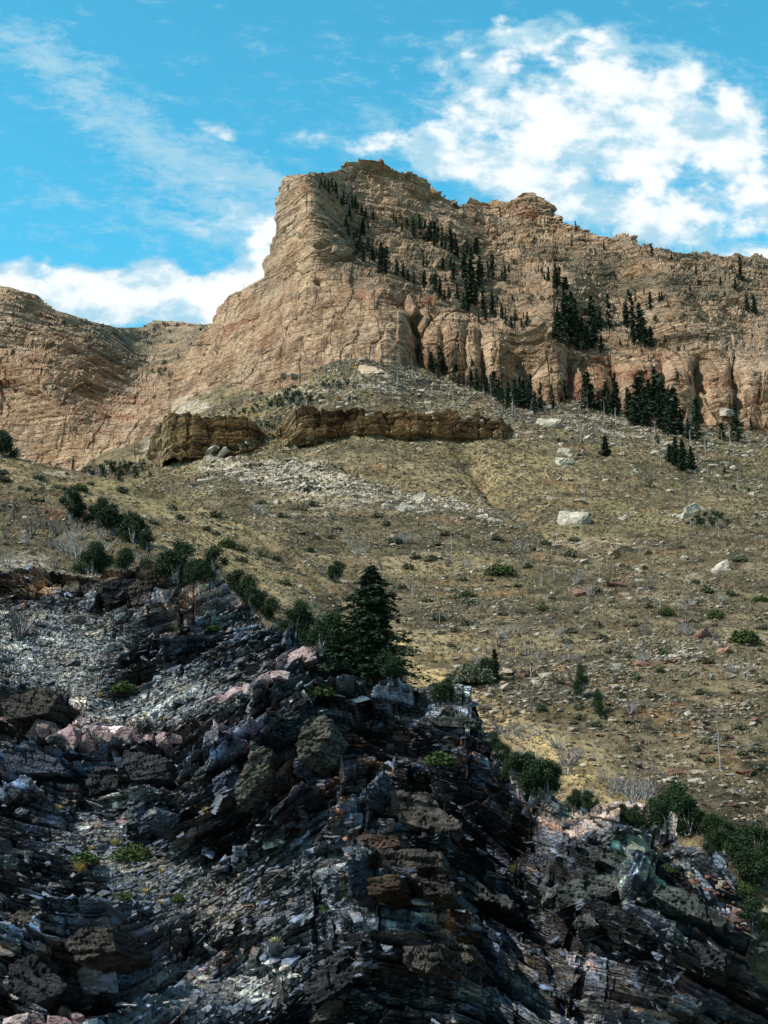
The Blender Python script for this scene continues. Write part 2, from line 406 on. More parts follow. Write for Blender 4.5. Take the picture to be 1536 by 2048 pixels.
def mat_slate(name='slate', rock=False):
    m_, t, b = new_mat(name, .48, .6)
    p = coords(t)
    if rock:
        info = t.n('ShaderNodeObjectInfo').outputs['Random']
        p = t.vm('ADD', p, t.comb(t.m('MULTIPLY', info, 91.), t.m('MULTIPLY', info, 37.), 0.))
        zr, zg, zb = 0., .25, .25; yr, yg, yb = 0., .3, 0.
    else:
        a = t.attr('zone'); zr, zg, zb = t.sep(a.outputs['Vector'])
        a2 = t.attr('tone'); yr, yg, yb = t.sep(a2.outputs['Vector'])
    big = t.noise(p, .16, 5, .6); mid = t.noise(p, .7, 6, .65); fine = t.noise(p, 5., 6, .7); spec = t.noise(p, 16., 4, .7)
    col = t.mix(t.rng(mid, .36, .64), (.010, .013, .019), (.062, .074, .098))
    col = t.mix(t.rng(big, .5, .62), col, (.085, .072, .066))
    col = t.mix(t.m('MULTIPLY', t.rng(t.m('ADD', mid, t.m('MULTIPLY', yg, .12)), .52, .64), t.m('ADD', .12, t.m('MULTIPLY', yg, .85))), col, (.065, .115, .22))
    lich = t.rng(t.m('ADD', t.noise(p, 1.1, 7, .75), t.m('MULTIPLY', zg, .14)), .60, .72)
    col = t.mix(t.m('MULTIPLY', lich, t.m('ADD', .3, t.m('MULTIPLY', zg, .55))), col, (.23, .30, .255))
    rust = t.rng(t.m('ADD', t.noise(p, .55, 7, .7), t.m('MULTIPLY', zb, .16)), .60, .72)
    col = t.mix(t.m('MULTIPLY', rust, .8), col, t.mix(fine, (.11, .035, .015), (.30, .14, .05)))
    scree = t.mix(t.rng(t.noise(p, 2.3, 6, .75), .35, .65), (.06, .067, .068), (.27, .285, .265))
    scree = t.mix(t.rng(t.noise(p, .35, 4, .6), .52, .62), scree, (.27, .235, .18))
    col = t.mix(t.m('MULTIPLY', zr, t.rng(t.noise(p, .9, 6, .7), .25, .5)), col, scree)
    col = t.mix(t.m('MULTIPLY', yb, t.rng(t.noise(p, .8, 6, .7), .32, .5)), col, t.mix(mid, (.16, .055, .03), (.36, .27, .17)))
    col = t.mix(t.m('MULTIPLY', yr, t.rng(t.noise(p, 1.0, 4, .6), .3, .48)), col, t.mix(t.rng(mid, .4, .6), (.30, .20, .21), (.46, .37, .37)))
    white = t.rng(t.noise(t.scale(p, (.4, .4, 2.2)), .9, 5, .6), .70, .74)
    col = t.mix(white, col, (.62, .62, .60))
    col = t.mix(.75, col, t.mix(t.rng(fine, .3, .7), (.38, .38, .40), (1.5, 1.5, 1.5)), 'MULTIPLY')
    if not rock:
        cv = t.sep(t.attr('cell').outputs['Vector'])[0]
        iv = t.m('ADD', .13, t.m('MULTIPLY', t.m('POWER', t.rng(cv, .25, .85, smooth=False), 3.4), 9.5))  # random bed tones, contrast stretched to paint in highlights and blacks
        iv = t.m('ADD', t.m('MULTIPLY', iv, t.m('SUBTRACT', 1., t.m('MULTIPLY', zr, .6))), t.m('MULTIPLY', zr, .6))
        col = t.mix(1.0, col, t.comb(iv, iv, iv), 'MULTIPLY')
    if rock:
        isl = t.n('ShaderNodeNewGeometry').outputs['Random Per Island']
        iv = t.m('ADD', .4, t.m('MULTIPLY', t.m('POWER', isl, 2.5), 1.9))
        if name != 'slate_rubble': iv = t.m('ADD', .8, t.m('MULTIPLY', t.m('POWER', info, 3.), 1.6))
        col = t.mix(1.0, col, t.comb(iv, iv, iv), 'MULTIPLY')
    t.put(b.inputs['Base Color'], col)
    h = t.m('ADD', t.m('MULTIPLY', fine, .35), t.m('MULTIPLY', t.voro(t.scale(p, (1, 1, 2.4)), 3.2), .5))
    h = t.m('ADD', h, t.m('MULTIPLY', spec, .12))
    t.put(b.inputs['Normal'], t.bump(h, 1.0, .14))
    return m_

def mat_boulder(name, c1_, c2_, c3_, sc=1.0, dist=.15, layer=False):
    m_, t, b = new_mat(name, .88, .2)
    info = t.n('ShaderNodeObjectInfo').outputs['Random']
    p = t.vm('ADD', coords(t), t.comb(t.m('MULTIPLY', info, 91.), t.m('MULTIPLY', info, 37.), 0.))
    mid = t.noise(p, 1.2 * sc, 6, .65); fine = t.noise(p, 6. * sc, 6, .72)
    col = t.mix(t.rng(mid, .38, .62), c1_, c2_)
    col = t.mix(t.rng(t.noise(p, .9 * sc, 6, .7), .55, .66), col, c3_)
    col = t.mix(.6, col, t.mix(t.rng(fine, .3, .7), (.5, .5, .5), (1.4, 1.4, 1.4)), 'MULTIPLY')
    if layer:
        ln = t.noise(t.scale(p, (.35, .35, 4.5)), 1.6, 6, .72, .15)
        col = t.mix(t.m('MULTIPLY', t.rng(ln, .52, .60), .75), col, (.012, .012, .014))
        mid = t.m('ADD', mid, t.m('MULTIPLY', ln, -1.6))
    v_ = t.m('ADD', .75, t.m('MULTIPLY', info, .5))
    col = t.mix(1.0, col, t.comb(v_, v_, v_), 'MULTIPLY')
    t.put(b.inputs['Base Color'], col)
    t.put(b.inputs['Normal'], t.bump(t.m('ADD', fine, mid), 1.0, dist))
    return m_
def mat_leaf(name, a_, b_, c_=None):
    m_, t, b = new_mat(name, .7, .25)
    g_ = t.n('ShaderNodeNewGeometry'); isl = g_.outputs['Random Per Island']
    info = t.n('ShaderNodeObjectInfo').outputs['Random']
    col = t.mix(isl, a_, b_)
    col = t.mix(t.m('MULTIPLY', info, .4), col, c_ or (a_[0] * 1.3, a_[1] * 1.1, a_[2] * .8))
    t.put(b.inputs['Base Color'], col)
    return m_
def mat_wood(name, a_, b_):
    m_, t, b = new_mat(name, .9, .15)
    p = coords(t)
    n_ = t.noise(t.scale(p, (6, 6, 1)), 1.5, 5, .7)
    t.put(b.inputs['Base Color'], t.mix(t.rng(n_, .35, .65), a_, b_))
    t.put(b.inputs['Normal'], t.bump(n_, .6, .05))
    return m_
M_CLIFF, M_HILL, M_BAND, M_SLATE = mat_cliff(), mat_hill(), mat_band(), mat_slate()

# ---------------------------------------------------------------- the ground under everything
def ground():
    n = 60
    g = np.linspace(-1, 1, n); g = np.sign(g) * np.abs(g) ** 2.2 * 9000
    X, Yy = np.meshgrid(g, g + 400)
    Z = -14 + 1.2 * fbm(X / 60, Yy / 60, 0, 4, 5)
    P = np.stack([X, Yy, Z], -1); idx = np.arange(n * n).reshape(n, n)
    F_ = np.stack([idx[:-1, :-1], idx[:-1, 1:], idx[1:, 1:], idx[1:, :-1]], -1).reshape(-1, 4)
    o = link('ground', raw_mesh('ground', P.reshape(-1, 3), F_, M_HILL, True)); finish(o, 'structure')
ground()

# ---------------------------------------------------------------- far left mountain
def cliff_disp(wall, terr, amp, xoff=0.0, seed=0):
    def f(P, N0, px, py):
        x, y, z = P[..., 0], P[..., 1], P[..., 2]
        zz = z + 5 * fbm(x / 60, y / 60, z / 200, 3, seed + 1)
        d = amp * 5 * fbm(x / 55, y / 55, z / 90, 4, seed + 2)
        W = wall(px, py); T_ = terr(px, py)
        pr, pou, pov, pe = voro((x + 3 * fbm(x / 20, z / 25, 0, 3, seed + 12)) / 11, zz / 42 + .3, seed + 13)
        TW = 1 - .75 * sstep(-px, -800, -770) * (px > 0)
        d += amp * W * TW * (4.5 * (pr[0] - .5) + 6.0 * (pr[2] - .5) * pou + 4. * (pr[1] - .3) * pov - .7 * (pe < .04))
        pr, pou, pov, pe = voro((x + 1.5 * fbm(x / 9, z / 12, 0, 3, seed + 14)) / 4.2, zz / 13, seed + 15)
        d += amp * W * (.2 + .8 * TW) * (1.7 * (pr[0] - .5) + 2.2 * (pr[2] - .5) * pou - .2 * (pe < .06))
        TZ = 1 - (.65 * ell(px, py, 585, 470, 60, 130) if xoff else 0)
        wu = x + 2.0 * fbm(x / 8, z / 8, 0, 3, seed + 5); ww = zz + .8 * fbm(x / 9, z / 7, 3, 3, seed + 6)
        for k, (th, L, am, c) in enumerate(((7.5, 26, 3.0, .7), (3.4, 11, 1.9, .65), (1.5, 5, 1.0, .5), (.75, 2.4, .5, .3))):
            r, r2, fr, fu, cr = beds(wu, ww, th, L, seed + 40 + k)
            mm = (T_, T_, .2 + .8 * T_, .3 + .7 * T_)[k]
            d += amp * TZ * mm * (.72 * am * (r - .5) + c * fr * th * .62 + .22 * (r2 - .5) * fu * L - am * .3 * cr)
        jr, jou, jov, je = voro(wu / 5.5, ww / 7, seed + 60)
        d += amp * (.3 + .7 * T_) * (1.0 * (jr[0] - .5) + .45 * (jr[2] - .5) * jou * 5.5 - .2 * (je < .05))
        d += amp * .5 * fbm(x / 2.2, y / 2.2, z / 1.6, 4, seed + 8)
        Nh = N0 * np.array([1, 1, .35]); Nh /= np.linalg.norm(Nh, axis=-1, keepdims=True) + 1e-6
        return P + Nh * d[..., None]
    return f
one = lambda px, py: np.ones(px.shape)

D_ctrl = [(-40,930,425),(-40,575,540),(100,930,425),(100,750,450),(40,580,540),(110,620,560),(0,700,475),(200,930,415),(200,780,470),(200,700,530),
 (160,635,580),(240,655,650),(300,650,720),(350,645,760),(430,650,760),(300,720,600),(350,700,620),(330,760,520),(280,830,450),(250,890,425),(400,700,600),(230,740,520),(140,830,432),(60,830,438)]
D_top = pl([(-60,568),(0,570),(25,572),(45,582),(72,590),(112,620),(160,636),(200,648),(240,656),(285,655),(300,650),(318,641),(345,644),(370,646),(400,651),(430,650),(520,660)])
def D_zone(P, px, py, N0):
    veg = np.clip(ell(px, py, 260, 700, 150, 50, -20) * 1.3 + ell(px, py, 380, 690, 90, 40) * 1.3, 0, 1)
    red = ell(px, py, 60, 760, 130, 90) * .5 + ell(px, py, 230, 830, 60, 60) * .6
    return {'zone': (red, veg, ell(px, py, 100, 860, 160, 60) * .7)}
sheet('far_mountain', -60, 520, 440, pl([(-60,960),(520,960)]), D_top, 340, D_ctrl, [(4,1),(12,5),(30,18),(70,50)],
      cliff_disp(lambda px, py: sstep(py, 760, 860) * .9, lambda px, py: (1 - .55 * ell(px, py, 300, 690, 140, 45)) * (1 - .75 * sstep(py, 740, 850)), .9, seed=200), M_CLIFF, D_zone)

# ---------------------------------------------------------------- main cliff and summit
C_ctrl = [(260,960,400),(300,830,415),(340,760,425),(370,720,430),(420,670,435),(440,640,440),(500,575,435),(540,540,425),(548,490,425),(562,400,428),(580,352,432),
 (450,800,385),(450,720,400),(520,780,372),(520,650,398),(600,780,362),(600,650,378),(600,560,390),(600,480,398),(600,400,408),(615,350,420),
 (680,750,358),(680,650,373),(680,560,384),(660,480,396),(640,420,408),(640,380,418),
 (760,740,358),(760,640,368),(760,580,376),(820,750,364),(820,650,374),(815,600,386),
 (655,348,455),(680,400,448),(705,450,436),(725,500,422),(765,550,400),
 (700,345,485),(740,325,500),(770,338,505),(740,380,480),(800,350,510),(840,355,515),(870,385,520),(915,410,530),(800,420,470),(860,420,500),(900,450,490),
 (850,500,450),(850,560,415),(920,520,460),(920,600,400),(980,480,500),(980,560,450),(980,625,400),(960,405,550),(1020,402,550),(1070,385,545),(1110,430,540),(1070,450,520),(1070,520,480),(1070,590,425),
 (900,780,364),(900,640,374),(1000,820,360),(1000,665,371),(1060,700,371),(1110,625,374),(1110,720,367),(1100,830,358),(1160,705,370),(1200,715,370),(1200,850,355),(1280,705,370),(1300,860,353),(1400,870,351),(1400,725,367),(1560,890,350),(1560,725,367),
 (1180,640,410),(1250,640,415),(1180,560,460),(1250,560,465),(1180,475,510),(1250,475,505),(1330,690,378),(1340,620,395),(1330,560,435),(1330,510,480),(1400,640,390),(1400,580,430),(1400,520,500),(1480,640,400),(1480,560,455),(1480,520,520),(1560,640,405),(1560,530,520)]
C_top = pl([(255,912),(300,832),(320,790),(340,762),(368,722),(400,690),(420,670),(436,648),(442,622),(456,602),(480,585),(500,574),(530,560),(536,548),(541,520),(549,490),(556,460),(560,420),(562,390),
 (568,366),(578,354),(592,350),(606,349),(622,344),(632,352),(645,344),(660,347),(672,346),(690,343),(702,334),(712,327),(728,325),(740,328),(752,336),(775,341),(800,350),(812,346),(840,355),(856,362),(864,380),(872,386),(890,396),(915,414),
 (935,410),(958,405),(990,403),(1018,405),(1034,392),(1050,386),(1072,385),(1088,398),(1104,412),(1114,440),(1140,452),(1170,462),(1200,472),(1220,478),(1232,473),(1248,469),(1262,478),(1280,488),(1320,500),(1360,509),(1400,515),(1440,518),(1480,516),(1510,519),(1536,528),(1580,540)])
def C_wall(px, py):
    topw = pl([(250,700),(500,560),(700,500),(760,545),(830,590),(900,625),(1000,655),(1060,670),(1110,625),(1135,700),(1300,700),(1340,690),(1600,690)])(px)
    return sstep(py, topw - 5, topw + 40)
def C_terr(px, py): return (.16 + .3 * sstep(px, 800, 900)) * C_wall(px, py) + (1 - C_wall(px, py)) * (1 - .6 * ell(px, py, 610, 500, 95, 190))
def C_zone(P, px, py, N0):
    W = C_wall(px, py)
    red = .8 * ell(px, py, 780, 590, 110, 28, -15) + .7 * ell(px, py, 1150, 770, 90, 60) + .8 * ell(px, py, 1330, 740, 160, 60) + .5 * ell(px, py, 700, 345, 200, 20) + .5 * ell(px, py, 470, 640, 60, 50) + .6 * ell(px, py, 1060, 420, 60, 30) + .5*ell(px, py, 1480, 530, 100, 18)
    veg = 1.1 * ell(px, py, 1180, 520, 130, 45, -20) + 1. * ell(px, py, 1460, 555, 130, 50) + 1. * ell(px, py, 900, 530, 150, 60, -30) + .6 * ell(px, py, 1060, 590, 120, 40, -20) + .6 * ell(px, py, 1300, 590, 140, 50) + .9 * ell(px, py, 720, 480, 40, 90, 20) + .7 * ell(px, py, 1200, 670, 90, 25)
    return {'zone': (np.clip(red, 0, 1), np.clip(veg, 0, 1), np.clip(W * (.55 + .6 * ell(px, py, 700, 700, 200, 80)), 0, 1))}
_cd = cliff_disp(C_wall, C_terr, 1.0, 1.0, seed=300)
def C_disp(P, N0, px, py):
    P = _cd(P, N0, px, py)
    # recesses between the buttresses and the big leaning pillars
    k = np.zeros(px.shape)
    for cx, wd, am, t0, t1 in ((838,12,9,600,760),(930,9,4,640,780),(965,10,5,650,800),(1045,12,5,690,830),(1140,14,8,700,830),(1228,8,8,700,830),(1320,9,5,700,850),(1395,12,7,700,860),(1470,9,5,700,870),(885,8,4,630,780)):
        cxx = cx + (py - 700) * .06 + 9 * fbm(px / 90, py / 38, cx, 3, 44)
        k += .85 * am * np.exp(-np.abs((px - cxx) / (wd * .8)) ** 1.3) * sstep(py, t0, t0 + 40)
    for cx, wd, am, t0 in ((790,38,4,600),(1000,22,4,650),(1100,26,5,615),(1190,34,4,705),(1280,36,4,705),(1350,28,4,700),(1440,30,5,700),(1520,34,5,700)):
        k -= .75 * am * np.exp(-np.abs((px - cx - 8 * fbm(px / 60, py / 40, cx, 3, 45)) / wd) ** 4) * sstep(py, t0, t0 + 50)
    # diagonal ledges of the upper face
    dd = (py - (430 + .50 * (px - 700))) / 46.0
    m_ = ell(px, py, 960, 520, 260, 120, -25)
    k -= 4.0 * m_ * (np.abs((dd + .4 * fbm(px / 60, py / 60, 0, 3, 9)) % 1 - .5) * 2 - .5)
    for cx, cy, rx, ry, am in ((690,519,22,4,5),(640,490,16,4,3),(665,455,16,4,4),(600,470,14,5,3),(585,592,10,8,4),(632,560,10,5,3),(835,395,22,5,5),(850,402,12,6,4),(400,790,26,14,-5)):
        k += am * np.exp(-(((px - cx) / rx) ** 2 + ((py - cy) / ry) ** 2))
    P = P.copy(); P[..., 1] += k
    return P
sheet('cliff', 255, 1580, 1400, pl([(255,970),(430,850),(520,810),(600,785),(700,750),(760,750),(840,785),(900,800),(1000,835),(1100,850),(1200,870),(1300,880),(1400,890),(1580,910)]), C_top, 560,
      C_ctrl, [(3,.5),(8,2),(18,8),(40,26),(90,80)], C_disp, M_CLIFF, C_zone)

# ---------------------------------------------------------------- big open hillside
M_ctrl = [(150,960,380),(250,915,378),(350,860,378),(430,805,376),(520,778,372),(600,748,366),(700,714,362),(760,714,362),(840,748,364),(1000,798,362),(1200,828,358),(1400,858,354),(1560,878,352),
 (400,880,340),(450,910,322),(600,830,330),(600,890,312),(800,820,325),(800,890,305),(1000,820,335),(1000,890,305),(1040,850,325),
 (300,950,330),(400,960,295),(500,950,290),(620,950,280),(400,1010,250),(500,1010,240),(600,1000,245),(768,1000,240),(900,1000,235),(1100,1000,240),(1300,1000,245),(1560,1000,255),(1300,920,300),(1560,920,310),(1100,900,300),
 (450,1060,180),(560,1090,165),(600,1100,168),(768,1100,176),(1000,1100,176),(1300,1100,180),(1560,1100,185),
 (600,1200,125),(768,1200,132),(1000,1200,134),(1300,1200,134),(1560,1200,136),
 (768,1300,108),(1000,1300,110),(1300,1300,110),(1560,1300,110),
 (800,1400,92),(900,1400,93),(1200,1420,88),(1560,1420,88),(1000,1500,80),(1300,1550,75),(1560,1600,71),(1200,1620,69),(1400,1700,63),(1560,1800,60),(1560,1900,58),(1560,2060,55),(900,1500,82),(700,1350,100)]
M_top = pl([(150,1000),(175,965),(205,945),(260,932),(300,908),(330,872),(370,842),(400,826),(430,806),(520,770),(600,742),(700,708),(760,708),(840,742),(900,755),(1000,790),(1100,805),(1200,822),(1300,840),(1400,852),(1536,869),(1600,878)])
def M_disp(P, N0, px, py):
    x, y, z = P[..., 0], P[..., 1], P[..., 2]
    s = sstep(y, 60, 250) * .8 + .2
    d = s * 3.5 * fbm(x / 45, y / 45, 0, 5, 21) + .5 * fbm(x / 6, y / 6, z / 3, 4, 22) + .16 * fbm(x / 1.1, y / 1.1, z, 3, 23)
    # slabby outcrops
    pale = np.clip(ell(px, py, 540, 950, 180, 42, -12) * 1.3 + ell(px, py, 900, 760, 260, 38, -12) * .8 + ell(px, py, 640, 790, 170, 30) * .8 + ell(px, py, 840, 1010, 150, 18, -10) * .7, 0, 1)
    dark = np.clip(ell(px, py, 1080, 1400, 150, 45, -10) + ell(px, py, 1400, 1450, 130, 30) + .6 * ell(px, py, 1200, 1180, 120, 14), 0, 1)
    w = z + 1.2 * fbm(x / 12, y / 12, 0, 3, 24) + x * .08
    for k, (su, sw, am) in enumerate(((13, 2.2, 1.2), (6.5, 1.2, .8), (2.6, .7, .4))):
        r, ou, ov, e = voro(x / su + .3 * fbm(x / 3, z / 3, 0, 2, 8), w / sw, 60 + k)
        hit = (r[1] > .45) * 1.0
        d += (pale * .6 + dark * .45 + .05) * hit * (am * (r[0] - .3) + 1.0 * ov * sw - am * .4 * (e < .08))
    tq = z / (1.0 + y * .006) + 1.6 * fbm(x / 14, y / 14, 0, 4, 27)
    d += .40 * (1 + y * .004) * ((tq % 1) - sstep(tq % 1, .7, 1.) - .2) * sstep(fbm(x / 22, y / 22, 0, 3, 28), -.25, .15)
    gl = pl([(880,900),(940,930),(1000,1000),(1100,1060),(1300,1110),(1536,1160),(1600,1170)])(px)
    d -= 3.0 * np.exp(-((py - gl) / 22) ** 2) * sstep(px, 880, 960)
    gl = pl([(560,890),(720,960),(860,990),(1000,1010)])(px)
    d -= 2.0 * np.exp(-((py - gl) / 14) ** 2) * sstep(px, 620, 720) * sstep(-px, -1010, -940)
    P = P + N0 * d[..., None]
    P[..., 2] -= 1.2 * ell(px, py, 950, 960, 40, 60, 0) + 0 * z
    return P
def M_zone(P, px, py, N0):
    pale = .9 * ell(px, py, 350, 865, 70, 40, 30) + .95 * ell(px, py, 540, 950, 180, 38, -12) + .5 * ell(px, py, 900, 765, 300, 40, -12) + .5 * ell(px, py, 640, 790, 190, 34) + .75 * ell(px, py, 830, 1015, 190, 22, -8) + .42 * ell(px, py, 1250, 870, 330, 34, -4) + .35 * ell(px, py, 1250, 1090, 260, 26, -10) + .3 * ell(px, py, 620, 1040, 260, 40, -5) + .45 * ell(px, py, 1470, 1820, 90, 110)
    dark = .9 * ell(px, py, 1090, 1400, 160, 50, -10) + .7 * ell(px, py, 1420, 1455, 130, 26) + .5 * ell(px, py, 1200, 1175, 150, 16) + .35 * ell(px, py, 1200, 1280, 300, 80) + .35 * ell(px, py, 1450, 1560, 150, 50)
    yel = .95 * ell(px, py, 1090, 1510, 230, 40, -33) + .9 * ell(px, py, 850, 1340, 90, 40, -35) + .5 * ell(px, py, 700, 1230, 90, 40, -35) + .35 * ell(px, py, 1000, 960, 200, 50)
    return {'zone': (np.clip(pale, 0, 1), np.clip(dark, 0, 1), np.clip(yel, 0, 1))}
M_bot = pl([(150,1300),(600,1380),(740,1440),(860,1480),(960,1540),(1060,1680),(1200,1730),(1300,1790),(1400,1900),(1500,2020),(1600,2120)])
sheet('hillside', 150, 1600, 1150, M_bot, M_top, 900, M_ctrl, [(6,-3),(14,-8),(30,-14)], M_disp, M_HILL, M_zone)

# ---------------------------------------------------------------- nearer slope on the left
B_ctrl = [(-60,900,168),(0,905,165),(100,930,165),(200,955,165),(330,985,165),(450,1030,162),(560,1090,152),(640,1150,140),(700,1200,137),(0,1000,140),(200,1000,145),(350,1060,138),(-60,1116,116),(0,1100,118),(200,1100,119),(400,1150,113),(500,1200,106),(600,1250,100),(-60,1180,107),(0,1180,107),(300,1180,106),(700,1300,114)]
B_top = pl([(-60,900),(0,905),(30,912),(60,922),(120,936),(180,950),(250,966),(330,985),(390,1006),(450,1030),(510,1058),(560,1090),(640,1150),(720,1215)])
def B_disp(P, N0, px, py):
    x, y, z = P[..., 0], P[..., 1], P[..., 2]
    d = 1.2 * fbm(x / 25, y / 25, 0, 5, 71) + .35 * fbm(x / 4, y / 4, z / 2, 4, 72) + .12 * fbm(x / .9, y / .9, z, 3, 73)
    rock = np.clip(ell(px, py, 50, 1030, 130, 34, -12) + .7 * ell(px, py, 260, 1085, 200, 26, -30) + .8 * ell(px, py, 100, 1165, 200, 16) + .4 * ell(px, py, 420, 1000, 120, 30, -25), 0, 1)
    w = z + .33 * x + .5 * fbm(x / 6, y / 6, 0, 3, 74)
    for k, (su, sw, am) in enumerate(((5, 1.0, .8), (2.2, .45, .5), (1., .2, .22))):
        r, ou, ov, e = voro(x / su, w / sw, 80 + k)
        d += (rock + .06) * (am * (r[0] - .3) + 1.0 * ov * sw - am * .4 * (e < .08))
    return P + N0 * d[..., None]
def B_zone(P, px, py, N0):
    pale = .6 * ell(px, py, 60, 1120, 170, 40) + .25
    dark = np.clip(ell(px, py, 50, 1030, 130, 34, -12) + .7 * ell(px, py, 260, 1085, 200, 26, -30) + .9 * ell(px, py, 100, 1165, 200, 16) + .5 * ell(px, py, 420, 1000, 120, 30, -25), 0, 1)
    return {'zone': (pale * .5, dark, .35 * ell(px, py, 500, 1130, 160, 50, -35) + .3 * ell(px, py, 120, 960, 200, 40, -15))}
sheet('near_slope', -60, 720, 640, pl([(-60,1230),(300,1240),(520,1320),(620,1390),(720,1440)]), B_top, 330, B_ctrl, [(2,.2),(6,1.5),(14,7),(30,20)], B_disp, M_HILL, B_zone)

# ---------------------------------------------------------------- bedded ledges across the slope
def band(name, x0, x1, nx, topl, botl, Yv, seed):
    ctrl = [(x, topl(x), Yv(x) + 4) for x in np.linspace(x0, x1, 7)] + [(x, botl(x), Yv(x)) for x in np.linspace(x0, x1, 7)]
    def disp(P, N0, px, py):
        x, y, z = P[..., 0], P[..., 1], P[..., 2]
        d = 3.2 * fbm(x / 13, z / 60, 0, 4, seed) + 1.2 * (1 - np.abs(fbm(x / 5, z / 20, 0, 3, seed + 1)) * 2.4)
        w = z + .6 * fbm(x / 10, 0, 0, 3, seed + 2) + .05 * x
        for k, (su, sw, am) in enumerate(((9, 1.5, 1.8), (4, .8, 1.1), (1.6, .45, .6))):
            r, ou, ov, e = voro(x / su, w / sw, seed + 3 + k)
            d += am * (r[0] - .5) + .6 * ov * sw + .4 * (r[2] - .5) * ou - am * .3 * (e < .08)
        lay = (w + .25 * fbm(x / 3, 0, 0, 2, seed + 30))
        for th, am in ((1.9, 1.9), (.95, 1.1), (.5, .5)):
            li = np.floor(lay / th).astype(np.int64); seg = np.floor(x / (th * 9) + li * .37).astype(np.int64)
            d += am * (_h(li, 0 * li, 0 * li + 3, seed + 50) - .5) + .6 * am * (_h(li, seg, 0 * li + 3, seed + 51) - .5)
        vc, vo, vo2, ve = voro(x / 5.5, w / 9, seed + 60); d += 1.6 * (vc[0] - .5) + .5 * (vc[1] - .5) * vo * 5 - 1.2 * (ve < .07)
        edge = sstep(px + 14 * fbm(py / 20, 0, 0, 3, seed), x0, x0 + 60) * sstep(x1 - px, 0, 70)
        P = P + np.array([0, -1, .1]) * d[..., None]
        P[..., 1] += (1 - edge) * 14
        return P
    sheet(name, x0, x1, nx, botl, topl, 230, ctrl, [(3, .4), (9, 2), (22, 7)], disp, M_BAND, lambda P, px, py, N0: {'zone': (0, 0, 0)})
band('rock_ledge', 545, 1070, 460, pl([(545,834),(575,820),(620,813),(660,822),(700,817),(745,826),(800,820),(850,829),(900,823),(925,832),(960,824),(990,834),(1030,840),(1070,866)]), pl([(545,880),(700,900),(900,905),(1000,900),(1070,885)]), pl([(545,312),(600,305),(700,300),(900,297),(1070,300)]), 500)
band('rock_ledge', 278, 560, 270, pl([(278,872),(288,848),(305,832),(330,826),(380,825),(430,827),(480,833),(520,846),(560,858)]), pl([(278,920),(400,915),(520,900),(560,895)]), pl([(278,345),(340,327),(400,322),(520,320),(560,316)]), 520)

# ---------------------------------------------------------------- dark slate outcrop in front
def nearer(c): return [(a, b, 50 + (y - 43) * .88) for a, b, y in c]
A_ctrl = nearer([(-40,2080,43),(400,2080,42),(768,2080,41),(1100,2080,40),(1400,2080,41),(1580,2080,42),(0,1900,50),(200,1900,48),(400,1880,53),(600,1850,51),(850,1850,46),(1090,1850,50),(1300,1850,44),(1450,1870,43),
 (0,1700,60),(250,1700,62),(500,1700,58),(700,1700,52),(850,1700,50),(1090,1700,56),(1200,1700,53),(1300,1700,54),(0,1500,74),(300,1520,69),(480,1540,63),(620,1450,68),(700,1560,62),(850,1560,58),(960,1500,64),(1060,1600,62),(1200,1640,60),
 (400,1380,76),(200,1350,84),(-40,1350,86),(600,1330,78),(740,1360,76),(860,1400,73),(940,1405,71),(200,1200,97),(-40,1200,98),(400,1200,95),(520,1245,88),(-40,1160,103),(300,1160,102)])
A_top = pl([(-60,1158),(0,1160),(60,1158),(150,1152),(220,1150),(300,1163),(380,1168),(440,1182),(480,1215),(520,1242),(560,1268),(600,1288),(650,1318),(690,1338),(740,1352),(780,1362),(820,1372),(850,1396),(900,1404),(925,1412),(950,1440),(975,1482),(1000,1516),(1020,1535),(1048,1585),(1070,1605),(1110,1620),(1150,1640),(1200,1640),(1240,1645),(1290,1662),(1310,1700),(1340,1730),(1370,1765),(1440,1828),(1480,1880),(1500,1960),(1540,2010),(1600,2040)])
dipx = np.arange(-200, 1800, 4.0)
dip = np.interp(dipx, [-200, 0, 120, 240, 330, 600, 680, 760, 900, 980, 1080, 1130, 1200, 1260, 1340, 1800], [-18, -16, -12, 8, 32, 38, 10, -3, -12, -34, -32, -16, -10, -20, -36, -34])
fold = np.cumsum(np.tan(np.radians(dip)) * 4.0) * 58 / FOC
def scree_mask(px, py):
    s = np.clip(1.2 * ell(px, py, 120, 1270, 150, 70, -10) + 1.1 * ell(px, py, 330, 1400, 190, 55, 15) + .9 * ell(px, py, 100, 1360, 140, 60, -20) + .8 * ell(px, py, 430, 1290, 120, 30, 20)
        + 1.1 * ell(px, py, 230, 1690, 120, 50, -30) + 1.3 * ell(px, py, 390, 1790, 190, 62, -12) + 1.2 * ell(px, py, 470, 1970, 180, 50, 0) + .6 * ell(px, py, 620, 1730, 120, 40) + .7 * ell(px, py, 330, 1600, 130, 22)
        + .8 * ell(px, py, 1130, 1640, 60, 30, -30) + .6 * ell(px, py, 1090, 1800, 20, 120, 5) + .5 * ell(px, py, 900, 1990, 150, 30), 0, 1)
    dk = .9 * ell(px, py, 260, 1370, 70, 28, 25) + .9 * ell(px, py, 380, 1300, 110, 28, 12) + .6 * ell(px, py, 240, 1180, 130, 34, 0) + .7 * ell(px, py, 60, 1420, 90, 30)
    return np.clip(s - dk + .25 * fbm(px / 40, py / 30, 0, 4, 33), 0, 1)
